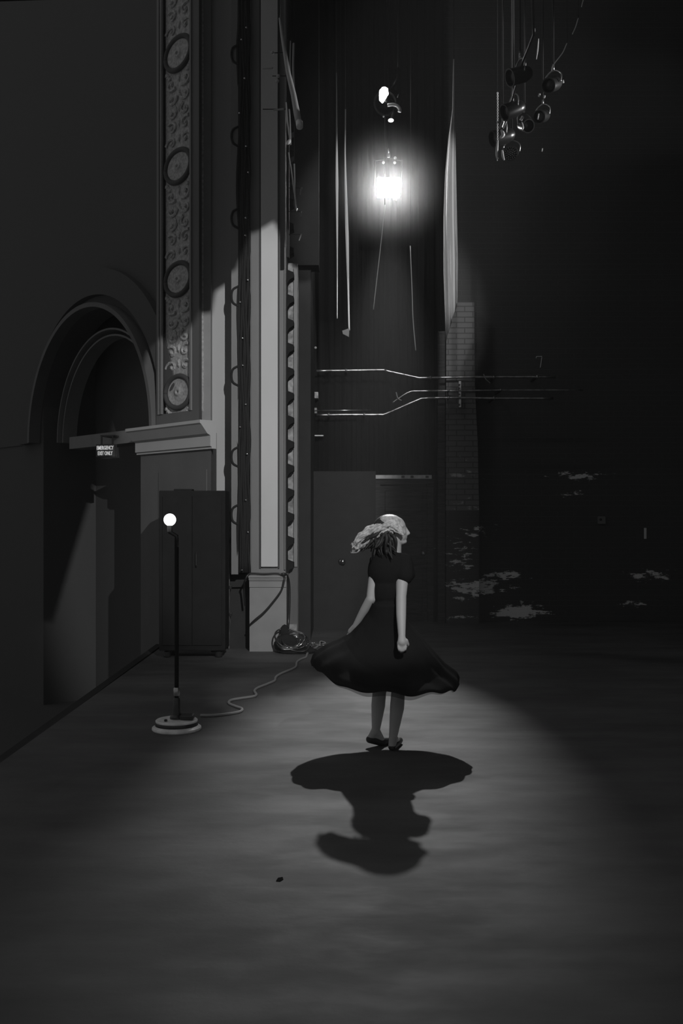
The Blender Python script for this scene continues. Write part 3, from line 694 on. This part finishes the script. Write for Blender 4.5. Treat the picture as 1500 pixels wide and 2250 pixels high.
MB().tube(cr([W(851, 231, 12.4), W(863, 230, 12.4), W(873, 233, 12.4), W(878, 240, 12.4), W(877, 246, 12.4)], 6), .022, 8, radii=None).build('colour_frame', 'white_enamel', up, smooth=True)
MB().ball(W(858.5, 264.5, 12.4), (.035, .03, .022), 2).build('pilot_lens', 'lens2_on', up, smooth=True)
MB().tube([W(859, 262, 12.45), W(866, 240, 12.55), W(866, 225, 12.65)], .016, 8).build('bracket', 'black_metal', up, smooth=True)
MB().ball(W(842, 256, 12.4), .012, 2).build('bolt', 'white_enamel', up, smooth=True)
MB().prism([W(872, 214, 12.4), W(875, 206, 12.4), W(874, 214, 12.4)], (0, .01, 0)).build('fin', 'white_enamel', up)
MB().tube([U+Vector((.0, .12, .1)), W(872, 172, 12.6), W(874, 150, 12.6)], .018, 8).build('yoke', 'black_metal', up, smooth=True)
MB().tube([W(874, 150, 12.6), W(874, -80, 12.6)], .012, 8).build('drop_pipe', 'black_metal', up, smooth=True)
# pipe that carries both
MB().tube([(-1.1, 12.85, 9.75), (5.8, 12.85, 9.75)], .024, 10).build('lighting_batten', 'black_metal', smooth=True, label='long black lighting batten high above the flood lamp, under the ceiling', cat='pipe')

# ---------- fly rail things upper left
pole = thing('canvas_roll', W(657, 272, 9.6), 'long pale slanting pole wrapped in canvas hanging high beside the column', 'pole')
MB().tube([W(614, 40, 10.6), W(620, 80, 10.5), W(633, 160, 10.3), (W(645, 210, 10.1)), W(652, 250, 9.9), W(657, 274, 9.8)], 1, 14, radii=[.010, .018, .024, .028, .032, .031]).build('roll', 'wall_paint', pole, smooth=True)
MB().tube([W(657, 268, 9.82), W(658, 279, 9.78)], .034, 14).build('end_cap', 'white_enamel', pole, smooth=True)
MB().tube([W(614, 40, 10.6), Vector((W(611, 0, 10.6).x, 10.6, 9.98))], .01, 8).build('sling', 'black_cord', pole, smooth=True)
for (pp, r, lab, mm) in (
    ([(645, 95), (644, 150), (646, 205)], .012, 'short taut line hanging behind the upper part of the slanting pole', 'cord'),
    ([(638, 90), (637, 140), (640, 190)], .007, 'faint thin line crossing just left behind the slanting pole', 'cord'),
    ([(628, 225), (631, 265), (636, 305), (637, 318)], .009, 'left of two cables meeting in a knot below the slanting pole', 'cord'),
    ([(635, 240), (637, 275), (638, 318)], .009, 'right of two cables meeting in a knot below the slanting pole', 'cord'),
    ([(634, 335), (636, 352), (640, 375), (646, 424)], .007, 'slack cable dropping left of the taut one beneath the knot', 'cord'),
    ([(646, 360), (647, 395), (647, 425), (652, 463)], .008, 'taut cable dropping to a small bright hook beneath the knot', 'cord')):
    o = MB().tube(cr([W(x, y, 10.55) for x, y in pp], 6), r, 6).build('fly_line', 'wall_paint', smooth=True, label=lab, cat='cable'); hang(o, W(pp[0][0], pp[0][1], 10.55), .004)
q = W(634, 312, 10.5); MB().ball(q, (.02, .02, .035), 2, Quaternion((0, 1, 0), .6)).build('cable_knot', 'white_enamel', smooth=True, label='small pale knot where two cables meet left of the slanting pole', cat='knot')
q = W(652, 461, 10.5); MB().ball(q, (.009, .012, .025), 2).build('cable_hook', 'chrome', smooth=True, label='small bright hook at the lower end of the taut cable', cat='hook')
fr = thing('fly_rail', W(632, 560, 11.05), 'black upright fly rail with small pale cleats and pegs left of the slanting pole', 'rail')
a = W(629, 565, 11.05); MB().box((a.x, 11.05, a.z), (a.x+.03, 11.12, 9.98), .003).build('post', 'boom_cord', fr)
for (x0, y0, x1, y1) in ((577, 151, 598, 150), (601, 242, 622, 240)):
    MB().capsule(W(x0, y0, 11.0), W(x1, y1, 11.0), .007, .014, 8).build('peg', 'wall_paint', fr, smooth=True)
for (x, y) in ((598, 116), (611, 167), (609, 178)):
    MB().ball(W(x, y, 11.0), (.022, .015, .02), 2, Quaternion((0, 1, 0), -.6)).build('cleat', 'wall_paint', fr, smooth=True)
for y in (116, 167, 240): MB().tube([W(577 if y == 240 else 598, y, 11.03), W(632, y, 11.06)], .005, 6).build('arm', 'boom_cord', fr, smooth=True)
for (x0, y0, x1, y1) in ((662, 413, 659, 428), (661, 465, 660, 478), (662, 515, 657, 528)):
    MB().capsule(W(x0, y0, 11.0), W(x1, y1, 11.0), .009, .006, 8).build('tab', 'grey_paint', fr, smooth=True)
    MB().tube([W(632, y0, 11.08), W(x0, y0, 11.0)], .004, 6).build('arm', 'boom_cord', fr, smooth=True)

# ---------- row of stage lights upper right
def can(c, ax, r, ln, lab, lensm='black_metal', gem=False, k=0):
    c = Vector(c); ax = Vector(ax).normalized()
    t_ = thing('stage_light', c, lab, 'stage light', 'unlit stage lights upper right')
    MB().lathe([(r*.35, -ln*.55), (r*.7, -ln*.45), (r*.95, -ln*.2), (r, ln*.45), (r*1.08, ln*.46), (r*1.08, ln*.5), (r*.92, ln*.5), (r*.9, ln*.3)], c, 28, ax).build('housing', 'black_metal', t_, ang=35)
    MB().lathe([(r*.9, ln*.3), (r*.6, ln*.36), (.002, ln*.4)], c, 24, ax).build('lens', 'black_metal', t_, smooth=True)
    side = ax.cross(Vector((0, 0, 1))).normalized()
    pts = [c+side*r*1.15, c+side*r*1.2+Vector((0, 0, r*1.2)), c+Vector((0, 0, r*1.9)), c-side*r*1.2+Vector((0, 0, r*1.2)), c-side*r*1.15]
    MB().tube(cr(pts, 5), r*.09, 8).build('yoke', 'steel', t_, smooth=True)
    MB().tube([c+Vector((0, 0, r*1.85)), c+Vector((0, 0, r*2.8))], r*.16, 10).build('clamp', 'steel', t_, smooth=True)
    if gem:
        for ring, n_ in ((0, 1), (.3, 6), (.6, 12), (.84, 16)):
            for j in range(n_):
                q = Quaternion(Vector((0, 0, 1)).cross(ax).normalized(), Vector((0, 0, 1)).angle(ax))
                p = c+q @ Vector((r*ring*math.cos(2*PI*j/n_), r*ring*math.sin(2*PI*j/n_), ln*.46))
                MB().ball(p, r*.085, 1).build('led_bead', 'bead', t_, smooth=True)
    return t_
can(W(1124, 336, 9.4), (-.35, -1, -.45), .062, .13, 'round unlit stage light with a face full of small lens beads, lowest in the row', gem=True)
can(W(1104, 300, 9.3), (-1, -.25, -.35), .075, .22, 'black can light just above left of the beaded stage light')
can(W(1128, 240, 8.8), (-1, -.3, -.5), .07, .2, 'black can light midway up the left row of stage lights')
can(W(1142, 165, 8.2), (-1, -.3, -.4), .07, .2, 'black can light in the upper part of the left row of stage lights')
can(W(1152, 275, 9.6), (.3, -1, -.5), .06, .18, 'black can light directly above the beaded stage light')
can(W(1215, 185, 9.0), (-.7, -.8, -.5), .065, .2, 'black can light highest in the right row of stage lights')
can(W(1192, 255, 9.6), (-.6, -.8, -.4), .06, .18, 'black can light lowest in the right row of stage lights')
# battens receding to the left row and right row
MB().tube([W(1168, -60, 6.8), W(1172, 75, 7.4), W(1150, 130, 8.0), W(1120, 235, 8.9), W(1098, 300, 9.5)], .011, 8).build('lighting_cable', 'black_metal', smooth=True, label='glossy black feed cable running down the left row of stage lights', cat='cable')
SL = [o for o in C.objects if o.name.startswith('stage_light')]
for o_ in SL: hang(o_, Vector(o_.location)+Vector((0, 0, .17)), .008, 'drop_pipe')
def near(p): return min(SL, key=lambda o: (Vector(o.location)-p).length)
for pp, r in (([(1174, 62), (1172, 75), (1160, 105), (1150, 130)], .010), ([(1183, 85), (1181, 108), (1178, 130)], .006), ([(1150, 131), (1153, 142), (1148, 157)], .010), ([(1138, 160), (1142, 172), (1142, 180)], .016),
              ([(1128, 190), (1126, 210), (1127, 228)], .010), ([(1128, 226), (1122, 240), (1116, 256)], .019), ([(1114, 262), (1105, 282)], .008), ([(1101, 285), (1105, 296), (1099, 303)], .017),
              ([(1136, 238), (1133, 256)], .007), ([(1148, 256), (1144, 264)], .015), ([(1146, 268), (1149, 280), (1146, 286)], .007),
              ([(1093, 308), (1091, 335), (1092, 350)], .013), ([(1103, 330), (1104, 342), (1107, 352)], .012), ([(1209, 188), (1212, 192)], .012), ([(1212, 190), (1208, 200)], .015), ([(1185, 206), (1184, 212)], .011), ([(1196, 210), (1195, 215)], .010),
              ([(1183, 250), (1181, 262)], .007), ([(1236, 176), (1237, 182)], .010), ([(1191, 326), (1190, 333)], .006)):
    D_ = 9.1; P3 = [W(x, y, D_) for x, y in pp]; o_ = near(P3[len(P3)//2])
    if len(P3) > 2: P3 = cr(P3, 5)
    n_ = len(P3); MB().tube(P3, r, 8, True, [r*(.45+.55*math.sin(PI*(k+.5)/n_)) for k in range(n_)]).build('bracket_arm', 'bright_metal', o_, smooth=True)
for (pp, lab) in (([(1270, 40), (1264, 60), (1257, 75)], 'thin slanting wire highest but one at the upper right'),
                  ([(1283, -8), (1277, 15)], 'thin wire leaving the frame at the upper right'), ([(1245, 95), (1236, 115), (1220, 136), (1213, 146), (1211, 156)], 'bent wire leading down to the right row of stage lights')):
    o_ = MB().tube(cr([W(x, y, 8.6) for x, y in pp], 5), .004, 8).build('rigging_wire', 'bright_metal', smooth=True, label=lab, cat='wire'); hang(o_, W(pp[0][0], pp[0][1], 8.6), .003)
# safety chain
ch = MB(); 
for k in range(48):
    q = W(1092.5-.012*k, 205+3.1*k, 9.2)
    mt_ = Matrix.Translation(q) @ Matrix.Rotation(PI/2*(k % 2), 4, 'Z')
    ch.tube([mt_ @ Vector((.006*math.cos(t), 0, .010*math.sin(t))) for t in [2*PI*j/8 for j in range(9)]], .0035, 5)
o_ = ch.build('safety_chain', 'bright_metal', smooth=True, label='fine safety chain hanging at the left of the row of stage lights', cat='chain'); hang(o_, W(1092.5, 205, 9.2), .003)

# taped mark
q = FL(613, 1933)
MB().prism([q+Vector((-.012, -.02, .0)), q+Vector((.006, -.024, 0)), q+Vector((.018, .0, 0)), q+Vector((.014, .026, 0)), q+Vector((-.006, .016, 0))], (0, 0, .003)).build('tape_scrap', 'black_cloth', label='tiny dark scrap of tape on the floor left of the shadow', cat='tape')

# ================================================================== THE DANCER
Y0 = 6.75; PS = Y0/F
def Q(px, py, dy=0.0): return Vector(((px-750)*PS, Y0+dy, EYE+(HY-py)*PS))
per = thing('person', (Q(848, 0).x, Y0, 0), 'dancer seen from behind in flared black dress, blonde hair flying left, fist at side', 'person')
B = MB()
# torso
B.ball(Q(853, 1255, .02), (.128, .088, .16), 3); B.ball(Q(850, 1300, .01), (.10, .075, .13), 3); B.ball(Q(850, 1352, 0), (.092, .078, .11), 3)
B.ball(Q(859, 1230, .03), (.13, .055, .045), 3)
B.chain([Q(864, 1232, .03), Q(866, 1205, .025), Q(866, 1185, .02)], [.056, .05, .052])
# head, facing +X
hc = Q(861, 1163, .02)
H = lambda x, y, z: hc+Vector((x, y, z))
B.ball(H(-.012, 0, .008), (.093, .073, .085), 3)
B.ball(H(.035, 0, .0), (.062, .062, .085), 3)
B.ball(H(.052, 0, -.035), (.052, .052, .062), 3)
B.ball(H(.045, 0, -.062), (.052, .045, .035), 2)
B.capsule(H(-.01, .045, -.055), H(.07, .012, -.085), .022, .02); B.capsule(H(-.01, -.045, -.055), H(.07, -.012, -.085), .022, .02)
B.ball(H(.083, 0, -.083), (.02, .022, .018), 2)
B.capsule(H(.090, 0, .012), H(.112, 0, -.028), .009, .0125); B.ball(H(.106, .012, -.034), .0085, 2); B.ball(H(.106, -.012, -.034), .0085, 2)
for sg_ in (-1, 1):
    B.capsule(H(.083, sg_*.012, .026), H(.07, sg_*.05, .022), .009, .008)
    B.ball(H(.073, sg_*.034, -.022), (.022, .022, .02), 2)
    B.ball(H(-.008, sg_*.073, -.012), (.018, .008, .03), 2); B.ball(H(-.004, sg_*.072, -.035), .01, 2)
B.ball(H(.097, 0, -.052), (.009, .02, .0055), 2); B.ball(H(.094, 0, -.063), (.009, .018, .006), 2)
# arms
lsh, lel, lwr = Q(830, 1240, .02), Q(814, 1316, -.02), Q(781, 1378, .06)
B.chain([lsh, Q(820, 1275, .0), lel], [.044, .036, .032]); B.chain([lel, Q(801, 1340, .01), lwr], [.034, .031, .0215])
lp = Q(772, 1392, .10)
B.chain([lwr, lp], [.022, .026])
for j, (a, ln) in enumerate(((-.5, .8), (-.18, 1.0), (.16, .95), (.5, .78))):
    d0 = Vector((-.35+.1*a, .45, -.8)).normalized(); side = Vector((.7, .55, .1)).normalized()
    s0 = lp+side*.028*a*1.3+d0*.025; p1_ = s0+d0*.034*ln; p2_ = p1_+Vector((-.05, .9, -.35)).normalized()*.024*ln; p3_ = p2_+Vector((.5, .7, .1)).normalized()*.018*ln
    B.chain([s0, p1_, p2_, p3_], [.0095, .009, .008, .007], 10)
B.chain([lp+Vector((.02, -.0, .015)), lp+Vector((.036, .02, -.02)), lp+Vector((.03, .045, -.04))], [.011, .010, .008], 10)
rsh, rel, rwr = Q(886, 1236, .0), Q(879, 1310, -.10), Q(878, 1390, -.225)
B.chain([rsh, Q(882, 1275, -.04), rel], [.048, .043, .035]); B.chain([rel, Q(878, 1345, -.15), rwr], [.036, .034, .0245])
# right fist
rp = Q(878, 1401, -.245)
B.chain([rwr, rp], [.025, .03]); B.ball(rp+Vector((0, -.0, -.008)), (.034, .024, .034), 3)
for j in range(4):
    a = (j-1.5)/1.5; ln = (.7, 1.0, .92, .62)[j]
    s0 = rp+Vector((a*.024, -.012, -.026)); k1 = s0+Vector((-a*.004, -.006, -.027*ln)); k2 = k1+Vector((-a*.003, .024*ln, -.012*ln)); k3 = k2+Vector((0, .012, .016*ln))
    B.chain([s0, k1, k2, k3], [.0098, .0098, .0088, .0078], 10)
B.chain([rp+Vector((.03, .005, .012)), rp+Vector((.041, .018, -.018)), rp+Vector((.03, .034, -.038))], [.0115, .0105, .0085], 10)
# legs
B.chain([Q(836, 1375, .0), Q(836, 1495, .05), Q(834, 1520, .05)], [.066, .055, .05]); B.chain([Q(834, 1520, .05), Q(831, 1553, .035), Q(826, 1605, .03)], [.047, .048, .029])
B.chain([Q(864, 1375, .0), Q(875, 1495, .03), Q(875, 1520, .03)], [.066, .056, .05]); B.chain([Q(875, 1520, .03), Q(872, 1555, .0), Q(863, 1618, -.02)], [.047, .049, .029])
# left foot: heel lifted, pointing right and away
lh = Q(813, 1622, .02); lb = Vector((Q(840, 0).x, Y0+.07, .03)); lt = Vector((Q(853, 0).x, Y0+.12, .022))
B.chain([Q(826, 1605, .03), lh], [.028, .022]); B.chain([Q(826, 1608, .03), lb, lt], [.03, .025, .017]); B.chain([lh, lb], [.022, .022])
rh = Vector((Q(860, 0).x, Y0-.07, .034)); rb_ = Vector((Q(872, 0).x, Y0+.06, .03)); rt = Vector((Q(880, 0).x, Y0+.12, .024))
B.chain([Q(863, 1618, -.02), rh], [.029, .026]); B.chain([Q(863, 1620, -.02), rb_, rt], [.03, .026, .018]); B.chain([rh, rb_], [.024, .024])
body = B.build('body', 'skin', per, smooth=True)
md = body.modifiers.new('blend', 'REMESH'); md.mode = 'VOXEL'; md.voxel_size = .0048; md.use_smooth_shade = True
md = body.modifiers.new('soften', 'SMOOTH'); md.factor = .5; md.iterations = 5
# shoes: flats following the soles
def shoe(h, b_, t_):
    h, b_, t_ = Vector(h), Vector(b_), Vector(t_); mb = MB(); up_ = Vector((0, 0, 1))
    mb.capsule(h+Vector((0, 0, -.008)), b_+Vector((0, 0, -.004)), .027, .031); mb.capsule(b_+Vector((0, 0, -.004)), t_, .031, .023)
    o = mb.build('shoe', 'shoe', per, smooth=True)
    md = o.modifiers.new('blend', 'REMESH'); md.mode = 'VOXEL'; md.voxel_size = .005; md.use_smooth_shade = True
    return o
shoe(lh+Vector((-.002, 0, -.004)), lb, lt); shoe(rh+Vector((0, 0, -.002)), rb_, rt)
# dress bodice with short sleeves
D_ = MB()
D_.ball(Q(853, 1256, .02), (.142, .099, .165), 3); D_.ball(Q(850, 1300, .01), (.108, .088, .14), 3); D_.ball(Q(851, 1338, .005), (.112, .095, .09), 3)
D_.ball(Q(858, 1230, .03), (.145, .066, .048), 3)
D_.capsule(lsh+Vector((.008, 0, .0)), Q(826, 1262, .0), .048, .043); D_.capsule(rsh+Vector((.004, 0, .004)), Q(887, 1264, -.03), .06, .064)
D_.capsule(Q(893, 1240, 0), Q(899, 1262, .0), .045, .042)
bod = D_.build('dress_bodice', 'dress', per, smooth=True)
md = bod.modifiers.new('blend', 'REMESH'); md.mode = 'VOXEL'; md.voxel_size = .007; md.use_smooth_shade = True
md = bod.modifiers.new('soften', 'SMOOTH'); md.factor = .5; md.iterations = 4
# skirt
def lerp_tab(tab, x):
    for (a, va), (b, vb) in zip(tab, tab[1:]):
        if x <= b: 
            t = (x-a)/(b-a) if b > a else 0; t = t*t*(3-2*t) if False else t
            return va+(vb-va)*t
    return tab[-1][1]
sx_, sy_ = Q(847, 0).x, Y0
PR = [(0, .10), (.15, .115), (.3, .165), (.45, .235), (.6, .32), (.75, .40), (.88, .465), (1, .515)]
ZLf = [(0, .985), (.15, .93), (.3, .85), (.45, .775), (.6, .725), (.75, .69), (.88, .645), (1, .575)]
ZRt = [(0, .985), (.15, .92), (.3, .84), (.45, .765), (.6, .655), (.75, .56), (.88, .505), (1, .452)]
def skirt_pt(t, th, off=0.0, ext=0.0):
    r = lerp_tab(PR, t); u = (1-math.cos(th))/2     # 0 right, 1 left
    zl, zr = lerp_tab(ZLf, t), lerp_tab(ZRt, t); z = zr+(zl-zr)*u
    near = max(0, -math.sin(th))                    # towards camera
    z -= near**1.3*.15*math.sin(PI*min(1, t*1.02)**.9); z -= near**1.5*(.045*t+.03*t*u); z += max(0, math.sin(th))*.02*t
    pl = math.sin(15*th+2.2*math.sin(th*2))*.014*t**1.6+math.sin(7*th+1)*.012*t*t
    z += pl*.7+math.sin(4*th+.5)*.010*t*t; r *= 1+pl*.6
    r += .012*math.exp(-((th-PI)/.5)**2)*t
    r += off; z -= ext*t**6
    if t > .93: r -= (t-.93)*.25
    return (sx_+r*math.cos(th), sy_+r*math.sin(th)*1.0, z-off)
NT, NR = 240, 44
mb = MB().sheet([[skirt_pt(i/NR, 2*PI*k/NT) for k in range(NT)] for i in range(NR+1)], closed=True)
sk = mb.build('dress_skirt', 'dress', per, smooth=True)
md = sk.modifiers.new('thickness', 'SOLIDIFY'); md.thickness = .004
mb = MB().sheet([[skirt_pt(.55+.45*i/20, 2*PI*k/NT, -.012, .03+.012*math.sin(6*PI*k/NT)) for k in range(NT)] for i in range(21)], closed=True)
mb.build('petticoat', 'tulle', per, smooth=True, label='sheer petticoat edge')
# hair: cap of locks plus long locks swept to the left
random.seed(42)
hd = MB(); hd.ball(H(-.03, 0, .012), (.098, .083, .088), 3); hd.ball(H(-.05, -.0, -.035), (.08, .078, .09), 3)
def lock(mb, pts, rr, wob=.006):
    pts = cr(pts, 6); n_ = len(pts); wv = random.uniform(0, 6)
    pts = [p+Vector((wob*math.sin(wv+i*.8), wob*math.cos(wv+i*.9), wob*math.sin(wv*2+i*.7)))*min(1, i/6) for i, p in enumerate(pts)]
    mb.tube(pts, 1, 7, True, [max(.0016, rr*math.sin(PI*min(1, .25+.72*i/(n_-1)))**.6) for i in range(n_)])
for j in range(70):      # long under layers coloured dark for their shade, falling to shoulder and left
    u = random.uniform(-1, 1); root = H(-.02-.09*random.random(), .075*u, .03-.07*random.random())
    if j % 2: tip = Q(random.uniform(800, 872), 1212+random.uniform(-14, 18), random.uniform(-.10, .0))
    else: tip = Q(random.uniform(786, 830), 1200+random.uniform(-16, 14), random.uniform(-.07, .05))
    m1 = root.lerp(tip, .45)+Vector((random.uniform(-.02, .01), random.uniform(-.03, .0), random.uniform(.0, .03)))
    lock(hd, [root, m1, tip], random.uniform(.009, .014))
hd.build('hair', 'hair_shade', per, smooth=True)
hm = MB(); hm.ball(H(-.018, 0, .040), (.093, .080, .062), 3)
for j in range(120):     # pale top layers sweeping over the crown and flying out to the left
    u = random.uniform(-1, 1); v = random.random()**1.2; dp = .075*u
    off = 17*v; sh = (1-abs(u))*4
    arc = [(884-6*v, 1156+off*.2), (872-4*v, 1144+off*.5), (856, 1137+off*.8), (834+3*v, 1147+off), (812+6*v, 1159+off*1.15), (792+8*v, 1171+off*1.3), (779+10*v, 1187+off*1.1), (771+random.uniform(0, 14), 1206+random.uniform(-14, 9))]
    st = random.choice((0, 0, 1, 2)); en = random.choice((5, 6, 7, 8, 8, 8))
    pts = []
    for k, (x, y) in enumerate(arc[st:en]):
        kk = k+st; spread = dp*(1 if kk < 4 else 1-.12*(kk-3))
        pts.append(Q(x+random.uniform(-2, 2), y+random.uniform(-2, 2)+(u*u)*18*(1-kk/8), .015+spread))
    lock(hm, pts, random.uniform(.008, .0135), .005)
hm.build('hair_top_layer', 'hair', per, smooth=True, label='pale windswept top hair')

# ------------------------------------------------------------------ added glow volumes
hz = bpy.data.materials.new('lens_bloom_volume'); hz.use_nodes = True; nt = hz.node_tree  # scattering puff added to imitate lens bloom of the flood lamp
for n in list(nt.nodes):
    if n.type == 'BSDF_PRINCIPLED': nt.nodes.remove(n)
vs_ = nt.nodes.new('ShaderNodeVolumeScatter'); vs_.inputs['Anisotropy'].default_value = 0.3
tc = nt.nodes.new('ShaderNodeTexCoord'); vl = nt.nodes.new('ShaderNodeVectorMath'); vl.operation = 'LENGTH'
nt.links.new(tc.outputs['Object'], vl.inputs[0])
HR = 0.92
dn = mth(nt, 'POWER', ramp(nt, vl.outputs['Value'], 0.0, HR, 1.0, 0.0), 1.2)
dn = mth(nt, 'MULTIPLY', dn, ramp(nt, vl.outputs['Value'], 0.05, .6, 0.22, 2.0))
nt.links.new(mth(nt, 'MULTIPLY', dn, 0.42), vs_.inputs['Density'])
nt.links.new(vs_.outputs[0], [n for n in nt.nodes if n.type == 'OUTPUT_MATERIAL'][0].inputs['Volume'])
o = MB().ball((0, 0, 0), HR, 4).build('added_haze', hz, kind='stuff', label='added glowing puff imitating lens bloom around the flood lamp', cat='added_haze')
o.location = LAMP

hz2 = bpy.data.materials.new('black_lift_volume'); hz2.use_nodes = True; nt = hz2.node_tree  # thin volume added to lift the blacks over the stage
for n in list(nt.nodes):
    if n.type == 'BSDF_PRINCIPLED': nt.nodes.remove(n)
vs_ = nt.nodes.new('ShaderNodeVolumeScatter'); vs_.inputs['Anisotropy'].default_value = 0.2; vs_.inputs['Density'].default_value = 0.0035
nt.links.new(vs_.outputs[0], [n for n in nt.nodes if n.type == 'OUTPUT_MATERIAL'][0].inputs['Volume'])
MB().box((SEDGE, -1.5, 0.01), (5.95, 11.2, 9.9)).build('added_haze', hz2, kind='stuff', label='thin scattering volume added over the whole stage to lift the blacks', cat='added_haze')
